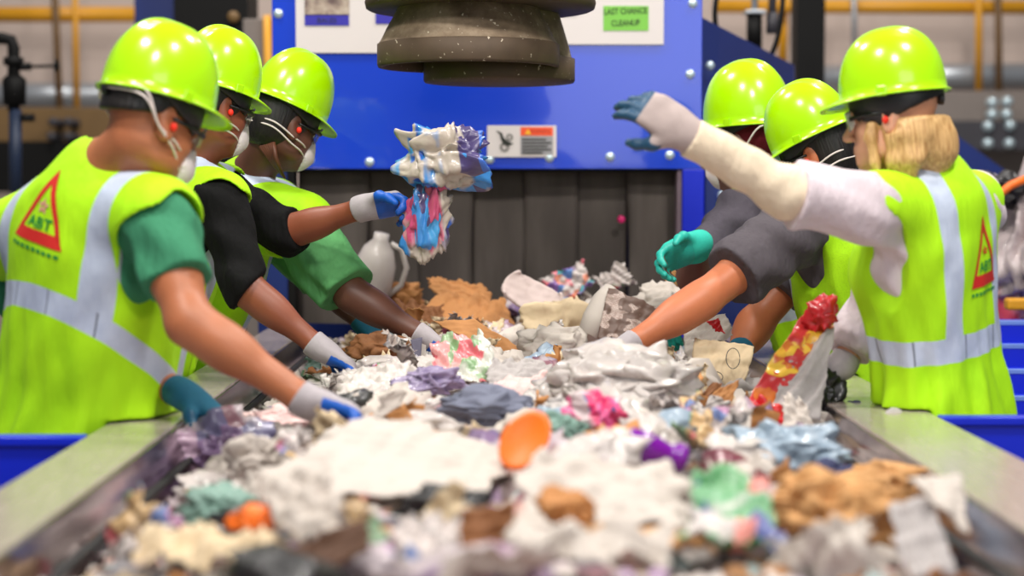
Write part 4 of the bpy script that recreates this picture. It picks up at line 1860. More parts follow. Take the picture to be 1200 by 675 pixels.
person(dict(
    side='L', label='nearest person on the left in a lime vest, green sleeves and grey glove',
    head=(178, 147, 3.82), hF=(.70, .64, -.34), hU=(.16, .1, 1), hs=1.07, hat_tilt=-.10, hat_hz=1.06,
    neck=(120, 200, 3.90), pelvis=(90, 505, 4.02), shR=(184, 258, 3.75), shL=(-24, 300, 4.18),
    elR=(222, 378, 3.62), wrR=(362, 472, 3.60), elL=(110, 410, 4.14), wrL=(218, 464, 3.88),
    handR=dict(d=(.9, -.14, -.28), n=(-.3, -.55, -.8), side=-1, curl=(.7, .75, .8, .8), thumb=.7, mat=GL['blue'], sc=1.15, cuff=.03),
    handL=dict(d=(.75, -.2, -.45), n=(-.5, .1, -.8), side=1, curl=(.4,) * 4, mat=GL['teal'], cuff=.05, sc=1.05),
    sleeve={'L': .75, 'R': .62}, shirt=cloth_mat('faded green t-shirt', (62, 132, 98)), sleeve_off=.018,
    skin=SK['tan'], vest=vest_mat('lime vest with broad bands', .225, .030, .160, .030, slope=-.10, kf=.75), vest_off=.03, flare=.03, hem=-.14, girth=1.18, belly=1.18, pad=.072, arm=1.10, band_low=.03,
    logo=(.0, .475, .17, .165), hair=(HB, .012, None), straps=((-.045, .05, .088), (-.075, .035, .088)), seed=1.3, armhole=(.095, .11, .17), ah_down=.09))

person(dict(
    side='L', label='person in a black shirt with rolled sleeves reaching out a bag, second on the left',
    head=(250, 129, 4.82), hF=(.72, .66, -.2), hU=(.1, 0, 1), hs=1.03, hat_tilt=.05, hat_hz=1.12,
    neck=(226, 192, 4.86), pelvis=(170, 420, 4.96), shR=(258, 236, 4.72), shL=(262, 226, 5.04),
    elR=(288, 338, 4.62), wrR=(375, 408, 4.60), elL=(338, 272, 4.96), wrL=(428, 243, 4.86),
    handR=dict(d=(.85, .05, -.5), n=(-.5, -.1, -.85), side=-1, curl=(.5,) * 4, mat=GL['blue'], sc=1.0, cuff=.03),
    handL=dict(d=(.95, -.05, .12), n=(.1, -.6, -.75), side=1, curl=(.9, .9, .9, .9), thumb=.7, mat=GL['blue'], sc=1.1, cuff=.03),
    sleeve={'L': 1.12, 'R': 1.05}, shirt=cloth_mat('black shirt', (11, 10, 11), var=.2), sleeve_off=.016,
    skin=SK['mid'], vest=vest_mat('lime vest worn over black', .165, .028, .10, .024), vest_off=.026, flare=.02, hem=-.12, girth=1.0,
    hair=(HB, -.05, None), straps=((-.045, -.01, .085), (-.068, -.03, .08)), extras=(earring,), seed=2.2, armhole=(.10, .11, .16), ah_down=.09))

person(dict(
    side='L', label='third person on the left in a bright green t-shirt, arm in the waste',
    head=(333, 148, 5.26), hF=(.76, .62, -.30), hU=(.2, 0, 1), hs=1.05, hat_tilt=.10, hat_hz=1.12,
    neck=(296, 212, 5.34), pelvis=(212, 415, 5.46), shR=(350, 268, 5.16), shL=(318, 250, 5.52),
    elR=(412, 345, 5.06), wrR=(494, 394, 5.02), elL=(385, 330, 5.40), wrL=(430, 384, 5.36),
    handR=dict(d=(.8, .0, -.55), n=(-.4, -.3, -.8), side=-1, curl=(.5,) * 4, mat=GL['blue'], cuff=.02),
    handL=dict(d=(.8, .0, -.55), n=(-.4, .3, -.8), side=1, curl=(.5,) * 4, mat=GL['teal'], cuff=.04),
    sleeve={'L': .9, 'R': .93}, shirt=cloth_mat('bright green t-shirt', (92, 158, 98)), sleeve_off=.034,
    skin=SK['dark'], vest=vest_mat('lime vest on green shirt', .165, .028, .10, .026), vest_off=.026, flare=.02, hem=-.12, girth=1.05, arm=1.12, pad=.092,
    hair=(HB, -.07, None), straps=((-.045, -.005, .085), (-.068, -.02, .08)), extras=(tail_beads,), seed=3.1, armhole=(.09, .11, .12), ah_down=.10, ah_out=.075))

person(dict(
    side='R', label='blond person in white sleeves and lime vest at the right flinging out an arm',
    head=(1046, 140, 4.06), hF=(-.90, .42, -.10), hs=1.0, hat_tilt=.02, hat_s=1.02,
    neck=(1084, 206, 4.10), pelvis=(1100, 470, 4.18), shL=(1018, 244, 3.96), shR=(1136, 240, 4.24),
    elL=(922, 226, 3.90), wrL=(806, 158, 3.86), elR=(1030, 350, 4.32), wrR=(985, 430, 4.26),
    handL=dict(d=(-.84, .05, .58), n=(-.1, .85, -.4), side=-1, curl=(.42, .46, .5, .55), thumb=.9, spread=.03, mat=GL['grime'], sc=1.15, cuff=.07),
    handR=dict(d=(-.9, .25, -.3), n=(-.25, .1, -.95), side=1, curl=(.5,) * 4, mat=GL['blue']),
    sleeve={'L': .92, 'R': 1.8}, shirt=cloth_mat('white long sleeved shirt', (214, 200, 206), var=.05), sleeve_off=.024,
    armcover=('L', .7, .97, .010, cloth_mat('cream arm sleeve', (226, 208, 182), var=.06)),
    skin=SK['light'], vest=vest_mat('lime vest on the blond worker', .165, .030, .088, .025), vest_off=.026, flare=.014, hem=-.14, girth=.98, bust=1,
    logo=(-.02, .30, .11, .17), logo_red=True, hair=(BL, -.12, blond), mask=False, seed=4.4, armhole=(.105, .12, .19), ah_down=.125, hair_top=-.002, band_low=-.010))

person(dict(
    side='R', label='black haired person in a charcoal t-shirt and lime mesh vest pressing into the waste',
    head=(958, 185, 4.92), hF=(-.80, .52, -.30), hU=(-.2, 0, 1), hs=1.04, hat_tilt=.12, hat_hz=1.05,
    neck=(972, 232, 4.96), pelvis=(1015, 420, 5.02), shL=(925, 272, 4.80), shR=(985, 262, 5.12),
    elL=(822, 352, 4.62), wrL=(738, 405, 4.52), elR=(885, 380, 5.06), wrR=(868, 410, 4.96),
    handL=dict(d=(-.85, -.1, -.5), n=(.35, -.3, -.85), side=-1, curl=(.3,) * 4, mat=GL['blue'], cuff=.02),
    handR=dict(d=(-.3, -.5, -.7), n=(.5, .2, -.6), side=1, curl=(.5,) * 4, mat=GL['teal'], cuff=.05),
    sleeve={'L': .66, 'R': .7}, shirt=cloth_mat('charcoal t-shirt', (84, 78, 84)), sleeve_off=.034,
    skin=SK['tan2'], vest=vest_mat('lime mesh vest', .13, .028, .105, .025, True), vest_off=.026, flare=.02, hem=-.12, girth=1.08, arm=1.12,
    hair=(HB, -.075, None), straps=((-.045, -.005, .085), (-.068, -.03, .08)), seed=5.2, armhole=(.105, .11, .15), ah_down=.09))

person(dict(
    side='R', label='person in a maroon face wrap and grey long sleeves, farthest on the right side',
    head=(875, 172, 5.48), hF=(-.80, .58, -.06), hs=1.18, hat_tilt=.0, hat_hz=1.15,
    neck=(893, 212, 5.52), pelvis=(965, 400, 5.56), shL=(868, 252, 5.38), shR=(925, 248, 5.66),
    elL=(812, 326, 5.24), wrL=(818, 286, 5.10), elR=(850, 330, 5.60), wrR=(812, 360, 5.50),
    handL=dict(d=(-.72, -.25, -.30), n=(-.1, -.75, -.6), side=-1, curl=(.55, .6, .65, .7), spread=.04, mat=GL['aqua'], sc=1.25, cuff=.05),
    handR=dict(d=(-.6, 0, -.7), n=(.5, .2, -.6), side=1, curl=(.5,) * 4, mat=GL['aqua']),
    sleeve={'L': .95, 'R': .95}, shirt=cloth_mat('grey shirt', (86, 80, 90)), sleeve_off=.028,
    skin=SK['red'], vest=vest_mat('lime vest at the far right', .165, .028, .105, .025), vest_off=.026, flare=.02, hem=-.12,
    hair=None, extras=(wrap_(cloth_mat('maroon cloth', (92, 20, 30))),), mask=True, seed=6.1, armhole=(.10, .11, .15)))
# ------------------------------------------------------------------ the waste on the belt
def sstep(a, b, x):
    t = min(max((x - a) / (b - a), 0), 1)
    return t * t * (3 - 2 * t)


def heap(x, y):
    zc = float(np.interp(y, [1.2, 2.5, 3.4, 4.4, 5.4, 6.0, 6.6], [.86, .875, .885, .90, .925, .950, .965]))
    t = abs(x - .05) / .70
    z = zc - (zc - .795) * sstep(.45, 1.0, t)
    z += .022 * mnoise.noise(Vector((x * 4.5, y * 3.2, 3.3))) + .014 * mnoise.noise(Vector((x * 11, y * 9, 1.3)))
    return z


def on_heap(px, py):
    d = 1.6
    while d < 6.6:
        p = P(px, py, d)
        if p.z < heap(p.x, p.y):
            return p
        d += .01
    return P(px, py, 6.4)


def print_mat(name, base, cols, scale=16, amount=.45, lines=0, rough=.45, sheen=0, alpha=1.0):
    """printed paper or film: blocks of colour and rows of small type in the sheet's own coordinates"""
    t = NT(name)
    r = t.attr()
    vo = t.n('ShaderNodeTexVoronoi')
    vo.inputs['Scale'].default_value = scale
    t.l(r, vo.inputs['Vector'])
    sp = t.n('ShaderNodeSeparateColor')
    t.l(vo.outputs['Color'], sp.inputs[0])
    stops = [(i / len(cols), lin(c)) for i, c in enumerate(cols)]
    pc = t.ramp(sp.outputs[0], stops, 'CONSTANT')
    f = t.noise(r, scale * .45, 2)[0]
    k = t.ramp(f, [(.5 + .25 * (.5 - amount) * 2 - .02, (0, 0, 0, 1)), (.5 + .25 * (.5 - amount) * 2 + .02, (1, 1, 1, 1))])
    c = t.mix(k, lin(base), pc)
    if lines:
        s = t.sep(r)
        w = t.math('FRACT', t.math('MULTIPLY', s[1], lines))
        ln = t.math('LESS_THAN', w, .38)
        br = t.math('GREATER_THAN', t.noise(r, 26, 1)[0], .47)
        ln = t.math('MULTIPLY', ln, br)
        col = t.math('GREATER_THAN', t.math('FRACT', t.math('MULTIPLY', s[0], 14)), .12)
        ln = t.math('MULTIPLY', ln, col)
        c = t.mix(t.math('MULTIPLY', ln, .6), c, lin((70, 66, 70)))
    n2 = t.noise(r, 9, 4)[0]
    c = t.mix(t.math('MULTIPLY', n2, .22), c, lin((150, 132, 118)))
    t.base(c)
    t.set(Roughness=rough, Alpha=alpha)
    t.b.inputs['Coat Weight'].default_value = sheen
    t.bump(t.noise(r, 34, 4)[0], .25, .004)
    return t.m


def paper_mat(name, rgb, rough=.7, coat=0.0, alpha=1.0, trans=0.0, var=.07):
    t = NT(name)
    c = lin(rgb)
    r = t.attr()
    f = t.noise(r, 7, 5)[0]
    st = t.ramp(t.noise(r, 15, 4, .6)[0], [(.55, (0, 0, 0, 1)), (.75, (1, 1, 1, 1))])  # darker patches in the colour stand in for shadow tones of crumpling
    t.base(t.mix(t.math('MULTIPLY', st, .4), t.mix(f, shade(c, 1 - var * 1.6), shade(c, 1 + var)), lin((rgb[0] * .72, rgb[1] * .66, rgb[2] * .64))))
    t.set(Roughness=rough, Alpha=alpha)
    t.b.inputs['Coat Weight'].default_value = coat
    if trans:
        t.b.inputs['Subsurface Weight'].default_value = trans
        t.b.inputs['Subsurface Radius'].default_value = (.03, .028, .026)
    t.bump(t.noise(r, 22, 4)[0], .2, .005)
    return t.m


W = {
    'white': paper_mat('white paper', (192, 182, 173)),
    'cream': paper_mat('cream paper', (206, 184, 150)),
    'grey': paper_mat('greyish paper', (172, 165, 163)),
    'plastic': paper_mat('white plastic film', (196, 187, 182), .38, .3, 1.0, .1),
    'clear': paper_mat('cloudy clear film', (206, 204, 204), .25, .5, .62),
    'kraft': paper_mat('kraft cardboard', (186, 128, 74), .75, var=.12),
    'brown': paper_mat('brown cardboard', (130, 82, 44), .75, var=.16),
    'darkbrown': paper_mat('dark brown cardboard', (84, 52, 30), .75, var=.2),
    'tan': paper_mat('tan packing paper', (196, 146, 92), .75, var=.16),
    'orange': paper_mat('orange plastic', (250, 120, 22), .4, .3),
    'purple': paper_mat('purple plastic', (118, 16, 150), .28, .4),
    'lilac': paper_mat('lilac film', (140, 126, 160), .35, .3),
    'pink': paper_mat('pink film', (236, 92, 148), .4, .3),
    'palepink': paper_mat('pale pink paper', (222, 190, 186), .6),
    'maroon': paper_mat('maroon film', (112, 44, 62), .4, .2),
    'red': paper_mat('red wrapper', (206, 24, 34), .35, .4),
    'bluef': paper_mat('pale blue film', (146, 164, 180), .35, .3, var=.16),
    'navyf': paper_mat('navy cloth', (44, 48, 84), .8),
    'slate': paper_mat('slate grey cloth', (112, 116, 134), .85),
    'teal': paper_mat('teal sheet', (120, 152, 140), .5, var=.16),
    'black': paper_mat('black plastic', (26, 24, 26), .45, .2),
    'foam': paper_mat('white foam', (216, 196, 192), .8),
    'news': print_mat('newsprint', (206, 200, 196), [(150, 140, 136), (90, 84, 86), (170, 150, 140), (120, 116, 120)], 13, .38, 90, .75),
    'magazine': print_mat('magazine page', (204, 193, 189), [(196, 84, 92), (92, 120, 176), (206, 170, 120), (84, 66, 70), (120, 160, 120), (176, 120, 160)], 17, .5, 70, .4, .2),
    'floral': print_mat('flowered film', (206, 206, 196), [(206, 92, 104), (120, 160, 110), (222, 150, 150), (150, 180, 140)], 22, .52, 0, .3, .3),
    'bluewhite': print_mat('blue printed film', (196, 188, 180), [(30, 130, 210), (20, 80, 190), (70, 170, 220), (150, 60, 120)], 9, .46, 0, .3, .3),
    'bagprint': print_mat('white bag film with blue print', (190, 178, 166), [(24, 130, 206), (30, 100, 200), (40, 150, 214), (190, 60, 110), (60, 50, 110)], 22, .54, 0, .3, .3),
    'purplewhite': print_mat('purple printed film', (190, 176, 182), [(120, 94, 136), (136, 90, 104), (100, 98, 136), (170, 140, 164)], 15, .5, 0, .35, .3),
    'redyellow': print_mat('red and yellow wrapper', (204, 22, 34), [(240, 180, 30), (226, 120, 30), (204, 22, 34), (250, 200, 60)], 34, .5, 0, .3, .4),
    'pinkstripe': print_mat('pink striped film', (212, 194, 196), [(226, 40, 110), (230, 90, 150), (50, 60, 140), (226, 40, 110)], 26, .55, 0, .3, .3),
    'greenlogo': print_mat('green marked wrapper', (204, 195, 192), [(70, 150, 90), (60, 80, 150), (220, 130, 120), (90, 160, 110)], 20, .56, 0, .35, .3),
    'colour': print_mat('bright leaflet', (208, 198, 194), [(240, 110, 130), (90, 140, 210), (130, 90, 170), (240, 150, 120), (80, 180, 190)], 24, .6, 0, .4, .2),
}
TR = random.Random(11)


def crease(u, v, rng, amp, n=6, f0=3.0):
    z = np.zeros_like(u)
    for i in range(n):
        a = rng.uniform(0, math.pi)
        f = f0 * (1.35 ** i) * rng.uniform(.8, 1.2)
        ph = rng.uniform(0, 1)
        q = (u * math.cos(a) + v * math.sin(a)) * f + ph
        z += amp / (1.3 ** i) * (np.abs((q % 1) - .5) * 2 - .5) * rng.choice((-1, 1))
    return z


def sheet(name, w, h, mat, rng, amp=.012, n=26, folds=2, fold_a=(.5, 1.6), torn=.02, bend=0.0, thick=.0008, fold_list=None, smooth=False, corner=0.0):
    """a crumpled, torn and folded sheet; thickness is real"""
    nx = n
    ny = max(6, int(n * h / w))
    u, v = np.meshgrid(np.linspace(-.5, .5, nx + 1), np.linspace(-.5, .5, ny + 1), indexing='ij')
    U, V_ = u * w, v * h
    # torn outline
    e = torn
    wob = lambda t, s: np.array([mnoise.noise(Vector((float(a) * 6, s, 0))) + .5 * mnoise.noise(Vector((float(a) * 17, s, 4))) for a in t.ravel()]).reshape(t.shape)
    s1 = rng.uniform(0, 100)
    U = U + e * wob(v, s1) * (np.abs(u) * 2) ** 3 * np.sign(u)
    V_ = V_ + e * wob(u, s1 + 9) * (np.abs(v) * 2) ** 3 * np.sign(v)
    if corner:
        k = 1 - corner * (np.abs(u) * 2) ** 2 * (np.abs(v) * 2) ** 2
        U, V_ = U * k, V_ * k
    R_ = max(w, h)
    Z = crease(U / R_, V_ / R_, rng, amp)
    Z += bend * ((u * 2) ** 2 - .4)
    p = np.stack([U, V_, Z], -1).reshape(-1, 3)
    rest = np.stack([U, V_, np.full_like(U, rng.uniform(0, 9))], -1).reshape(-1, 3)
    fl = fold_list if fold_list is not None else [(rng.uniform(-.32, .32), rng.uniform(-.32, .32), rng.uniform(0, 6.28), rng.choice((-1, 1)) * rng.uniform(*fold_a)) for _ in range(folds)]
    for (a, b_, th, ang) in fl:
        c = np.array((a * w, b_ * h, 0))
        t = np.array((math.cos(th), math.sin(th), 0))
        nn = np.array((-t[1], t[0], 0))
        d = (p - c) @ nn
        sel = np.clip(d / (.03 * R_), 0, 1)
        A = ang * sel
        q = p - c
        par = (q @ t)[:, None] * t
        per = q - par
        cr = np.cross(np.broadcast_to(t, q.shape), q)
        p = c + par + per * np.cos(A)[:, None] + cr * np.sin(A)[:, None]
    F = []
    m = ny + 1
    for i in range(nx):
        for j in range(ny):
            a = i * m + j
            F.append((a, a + m, a + m + 1, a + 1))
    F = np.array(F)
    # second skin for the thickness
    N = np.zeros_like(p)
    fn = np.cross(p[F[:, 1]] - p[F[:, 0]], p[F[:, 3]] - p[F[:, 0]])
    for k in range(4):
        np.add.at(N, F[:, k], fn)
    N /= np.maximum(np.linalg.norm(N, axis=1), 1e-9)[:, None]
    q = p - N * thick
    o = len(p)
    F2 = F[:, ::-1] + o
    rim = [i * m for i in range(nx + 1)] + [nx * m + j for j in range(1, ny + 1)] + [i * m + ny for i in range(nx - 1, -1, -1)] + [j for j in range(ny - 1, 0, -1)]
    E = []
    for a, b_ in zip(rim, rim[1:] + rim[:1]):
        E.append((b_, a, a + o, b_ + o))
    me = mesh_np(name, np.concatenate([p, q]), np.concatenate([F, F2, np.array(E)]), np.concatenate([rest, rest]))
    me.materials.append(W[mat] if isinstance(mat, str) else mat)
    if smooth:
        me.polygons.foreach_set('use_smooth', [True] * len(me.polygons))
    return me


_ico = {}


def ico(n):
    if n not in _ico:
        b = bmesh.new()
        bmesh.ops.create_icosphere(b, subdivisions=n, radius=1)
        _ico[n] = (np.array([v.co[:] for v in b.verts]), [tuple(v.index for v in f.verts) for f in b.faces])
        b.free()
    return _ico[n]


def wad(name, a, b_, c, mat, rng, amp=.3, sub=4, n=9, smooth=True, flat=0.0, fr=1.0):
    """crumpled bag or ball of paper: a closed shape with sharp creases, folds and hollows"""
    v, f = ico(sub)
    s = [Vector((rng.uniform(-50, 50), rng.uniform(-50, 50), rng.uniform(-50, 50))) for _ in range(4)]
    N = mnoise.noise
    NV = mnoise.noise_vector
    P_ = np.empty_like(v)
    for i, q in enumerate(v):
        q = Vector(q)
        w = q + NV(q * 1.1 * fr + s[3]) * .35
        r = 1.0 + amp * (1.5 * abs(N(w * 1.25 * fr + s[0])) - 1.3 * abs(N(w * 2.4 * fr + s[1])) - .45 * abs(N(w * 4.6 * fr + s[2])) + .15)
        P_[i] = (q + NV(q * 1.4 * fr + s[2]) * .30) * r
    p = P_ * np.array((a, b_, c))
    me = mesh_np(name, p, np.array(f), np.stack([p[:, 0] + .3 * p[:, 2], p[:, 1] - .3 * p[:, 2], np.full(len(p), rng.uniform(0, 9))], -1))
    me.materials.append(W[mat] if isinstance(mat, str) else mat)
    if smooth:
        me.polygons.foreach_set('use_smooth', [True] * len(me.polygons))
    return me


def rot(tilt=0, spin=0, yaw=0, roll=0):
    return (Matrix.Rotation(yaw, 3, 'Z') @ Matrix.Rotation(tilt, 3, 'X') @ Matrix.Rotation(roll, 3, 'Y') @ Matrix.Rotation(spin, 3, 'Z')).to_euler()


FOOT = []


def put(me, loc, eul, label, cat, group=None, name=None, scale=None, kind=None):
    if not group:
        r = max(math.hypot(v.co.x, v.co.y) for v in me.vertices)
        FOOT.append((loc[0], loc[1], r * .8))
    o = bpy.data.objects.new(name or me.name, me)
    COL.objects.link(o)
    o.location = loc
    o.rotation_euler = eul
    if scale:
        o.scale = (scale,) * 3
    return tag(o, label, cat, group, kind)


# bed of unsortable shreds between the pieces
gx, gy = 110, 330
xs = np.linspace(-.658, .756, gx + 1)
ys = np.linspace(1.3, 6.6, gy + 1)
vv = []
for y in ys:
    for x in xs:
        z = heap(x, y) - .035 + .03 * abs(mnoise.noise(Vector((x * 26, y * 20, .5)))) + .012 * mnoise.noise(Vector((x * 60, y * 50, 7)))
        vv.append((x, y, max(z, .66)))
m = gx + 1
ff = [(j * m + i, j * m + i + 1, (j + 1) * m + i + 1, (j + 1) * m + i) for j in range(gy) for i in range(gx)]
t = NT('mixed shreds of waste')
co = t.coord()
ds = t.noise(co, 9, 3)
mpv = t.n('ShaderNodeVectorMath', operation='MULTIPLY_ADD')
t.l(ds[1], mpv.inputs[0])
mpv.inputs[1].default_value = (.10, .10, .10)
t.l(co, mpv.inputs[2])
vo = t.n('ShaderNodeTexVoronoi')
vo.inputs['Scale'].default_value = 17
t.l(mpv.outputs[0], vo.inputs['Vector'])
sc = t.n('ShaderNodeSeparateColor')
t.l(vo.outputs['Color'], sc.inputs[0])
pal = [(200, 190, 182), (176, 166, 160), (190, 176, 160), (160, 112, 66), (120, 104, 104), (186, 170, 176), (110, 74, 44), (196, 188, 184),
       (134, 84, 96), (92, 86, 98), (206, 160, 150), (150, 170, 170), (176, 150, 180), (60, 52, 52), (206, 196, 190)]
c = t.ramp(sc.outputs[1], [(i / len(pal), lin(q)) for i, q in enumerate(pal)], 'CONSTANT')
f = t.noise(co, 60, 3)[0]
t.base(t.mix(t.math('MULTIPLY', f, .35), c, lin((120, 104, 96))))
t.set(Roughness=.6)
t.bump(t.noise(co, 40, 4)[0], .5, .01)
o = link('waste_shreds', mesh_np('waste_shreds', vv, ff), t.m, smooth=True)
tag(o, 'bed of small mixed shreds of waste filling the belt under the larger pieces', 'waste', kind='stuff')

# ---- pieces one can single out
def sz(px, p):
    return px / FPX * p.y


def hero_sheet(name, cat, label, px, py, w, h, mat, tilt=.6, spin=0., yaw=0., roll=0., lift=.02, d=None, seed=1, **kw):
    p = P(px, py, d) if d else on_heap(px, py)
    rng = random.Random(seed * 7 + px)
    me = sheet(name, sz(w, p), sz(h, p), mat, rng, **{**dict(n=34, amp=.012), **kw})
    return put(me, p + Vector((0, 0, lift)), rot(tilt, spin, yaw, roll), label, cat)


def hero_wad(name, cat, label, px, py, a, b_, c, mat, tilt=.3, spin=0., lift=.015, d=None, seed=1, **kw):
    p = P(px, py, d) if d else on_heap(px, py)
    rng = random.Random(seed * 5 + px)
    me = wad(name, sz(a, p) / 2, sz(b_, p) / 2, sz(c, p) / 2, mat, rng, **{**dict(amp=.5, sub=5), **kw})
    return put(me, p + Vector((0, 0, lift)), rot(tilt, spin), label, cat)


hs, hw = hero_sheet, hero_wad


def qmesh(name, pts, mat, base, rng, amp=.006, n=26, wave=.0, thick=.0015, curl=0.0, torn=.006):
    """a sheet stretched over four corners (tl, tr, br, bl), creased along its own normal, with real thickness"""
    a, b_, c, d = [np.array(p) for p in pts]
    u, v = np.meshgrid(np.linspace(0, 1, n + 1), np.linspace(0, 1, n + 1), indexing='ij')
    w_, h_ = np.linalg.norm(b_ - a + c - d) / 2, np.linalg.norm(d - a + c - b_) / 2
    s1 = rng.uniform(0, 99)
    ns = lambda q, k: np.array([mnoise.noise(Vector((float(x) * 4, s1, k))) + .5 * mnoise.noise(Vector((float(x) * 13, s1, k + 5))) for x in q.ravel()]).reshape(q.shape)
    uu = u + torn / w_ * ns(v, 0) * (np.abs(u - .5) * 2) ** 3 * np.sign(u - .5)
    vv = v + torn / h_ * ns(u, 2) * (np.abs(v - .5) * 2) ** 3 * np.sign(v - .5)
    p = (((1 - uu) * (1 - vv))[..., None] * a + (uu * (1 - vv))[..., None] * b_ + (uu * vv)[..., None] * c + ((1 - uu) * vv)[..., None] * d)
    N = np.cross(b_ - a + c - d, d - a + c - b_)
    N = N / np.linalg.norm(N)
    R_ = max(w_, h_)
    z = crease(u * w_ / R_, v * h_ / R_, rng, amp) + wave * np.sin(u * 5 + s1) * np.cos(v * 3 + s1) + curl * ((2 * u - 1) ** 2 - .4)
    p = p + z[..., None] * -N
    rest = np.stack([u * w_, (1 - v) * h_, np.full_like(u, s1 * .1)], -1).reshape(-1, 3)
    p = p.reshape(-1, 3)
    m = n + 1
    F = np.array([(i * m + j, (i + 1) * m + j, (i + 1) * m + j + 1, i * m + j + 1) for i in range(n) for j in range(n)])
    q = p + N * thick
    o = len(p)
    rim = [i * m for i in range(n + 1)] + [n * m + j for j in range(1, n + 1)] + [i * m + n for i in range(n - 1, -1, -1)] + [j for j in range(n - 1, 0, -1)]
    E = np.array([(y, x, x + o, y + o) for x, y in zip(rim, rim[1:] + rim[:1])])
    V_ = np.concatenate([p, q]) - np.array(base)
    me = mesh_np(name, V_, np.concatenate([F[:, ::-1], F + o, E[:, ::-1]]), np.concatenate([rest, rest]))
    me.materials.append(W[mat] if isinstance(mat, str) else mat)
    return me


def corners(px4, d=None, lean=.1, lift=0.0):
    bx, by = (px4[2][0] + px4[3][0]) / 2, (px4[2][1] + px4[3][1]) / 2
    db = d if d else on_heap(bx, by).y - .03
    ds = (db + lean, db + lean, db, db)
    return [P(x, y, e) + Vector((0, 0, lift)) for (x, y), e in zip(px4, ds)]


def qs(name, cat, label, px4, mat, d=None, lean=.1, seed=1, parent=None, **kw):
    pts = corners(px4, d, lean)
    c = sum(pts, Vector()) / 4
    me = qmesh(name, pts, mat, c, random.Random(seed * 13 + px4[0][0]), **kw)
    r = max((p - c).xy.length for p in pts)
    o = put(me, c, (0, 0, 0), label, cat)
    FOOT[-1] = (c.x, c.y, r * .85)
    return o


def qpart(name, root, px4, mat, d=None, lean=.1, seed=1, **kw):
    pts = corners(px4, d, lean)
    me = qmesh(name, pts, mat, root.location, random.Random(seed * 17 + px4[0][0]), **kw)
    c = sum(pts, Vector()) / 4
    FOOT.append((c.x, c.y, max((p - c).xy.length for p in pts) * .9))
    return link(name, me, None, root)


# back of the belt, under the curtain
qs('cardboard_piece', 'cardboard', 'large folded brown cardboard on top of the heap before the curtain', [(516, 343), (592, 352), (606, 396), (474, 384)], 'kraft', 5.95, .18, 3, amp=.022, thick=.004, torn=.02)
qs('cardboard_piece', 'cardboard', 'brown cardboard flap jutting up highest in front of the curtain', [(500, 324), (566, 334), (585, 362), (520, 356)], 'kraft', 6.15, .12, 4, amp=.014, thick=.004, torn=.02)
qs('cardboard_piece', 'cardboard', 'dark brown cardboard lying left of the folded cardboard heap', [(462, 352), (520, 360), (520, 388), (470, 386)], 'brown', 5.85, .14, 5, amp=.018, thick=.004, torn=.02)
qs('cardboard_piece', 'cardboard', 'long brown cardboard strip sloping down right past the buried arm', [(508, 376), (556, 374), (648, 432), (606, 430)], 'kraft', 5.15, .12, 6, amp=.006, thick=.004, torn=.006)
hw('kraft_wad', 'paper', 'crumpled brown kraft paper right of the pale glove', 444, 416, 66, 34, 34, 'brown', lift=.02, smooth=False, sub=4, d=4.95)
hs('kraft_sheet', 'cardboard', 'brown kraft flap standing between the buried arm and the small card', 466, 398, 60, 40, 'kraft', 1.0, .3, lift=.03, folds=2, amp=.014, thick=.003, d=5.1)
hw('kraft_wad', 'paper', 'small crumpled brown paper behind the buried forearm', 478, 356, 34, 26, 28, 'kraft', lift=0.032, smooth=False, sub=4)
pc = qs('picture_card', 'card', 'small white card with a dark picture standing in the heap', [(471, 391), (500, 388), (498, 436), (472, 428)], 'white', 4.95, .05, 2, amp=.003, torn=.002)
link('picture', qmesh('picture', corners([(481, 398), (495, 395), (493, 422), (485, 418)], 4.94, .03), paper_mat('dark picture', (82, 78, 96)), pc.location, random.Random(2), .001, 8, torn=0), None, pc)
p = on_heap(488, 412)
hs('foam_tray', 'tray', 'pinkish white oval foam tray leaning near the curtain', 624, 362, 74, 40, 'foam', 1.0, -.55, lift=.05, d=5.9, folds=0, amp=.003, torn=.0, thick=.012, bend=.02, corner=.28, smooth=True)
hw('cream_wad', 'paper', 'crumpled cream paper lying right of the oval foam tray', 652, 392, 76, 50, 46, 'cream', lift=0.037, smooth=False, sub=4)
hw('cream_wad', 'paper', 'crumpled cream paper left of the rolled newspaper', 676, 384, 48, 34, 40, 'cream', lift=0.042, smooth=False, sub=4)
hw('white_wad', 'paper', 'crumpled white paper below the cream wads', 655, 418, 76, 50, 44, 'white', lift=0.032, smooth=False, sub=4)
hs('flyer', 'flyer', 'dark pink and blue flyer standing up against the curtain', 668, 342, 50, 44, 'colour', 1.25, .45, lift=.02, d=6.45, folds=1, seed=8)
hs('flyer', 'flyer', 'brown and white leaflet standing by the curtain at right', 722, 334, 40, 34, 'magazine', 1.2, .5, lift=.01, d=6.4, folds=1, seed=9)
hs('bag_scrap', 'bag', 'white and orange bag scrap under the aqua glove', 790, 338, 46, 60, 'palepink', 1.0, .3, lift=.0, d=5.9, folds=2, seed=3)
hw('orange_scrap', 'plastic film', 'small orange scrap on the white bag under the aqua glove', 796, 330, 26, 22, 20, 'tan', d=5.8, lift=0.012)
hw('white_wad', 'paper', 'crumpled white paper below the aqua glove by the forearm', 775, 362, 60, 40, 44, 'white', d=5.7, lift=0.012, smooth=False, sub=4)
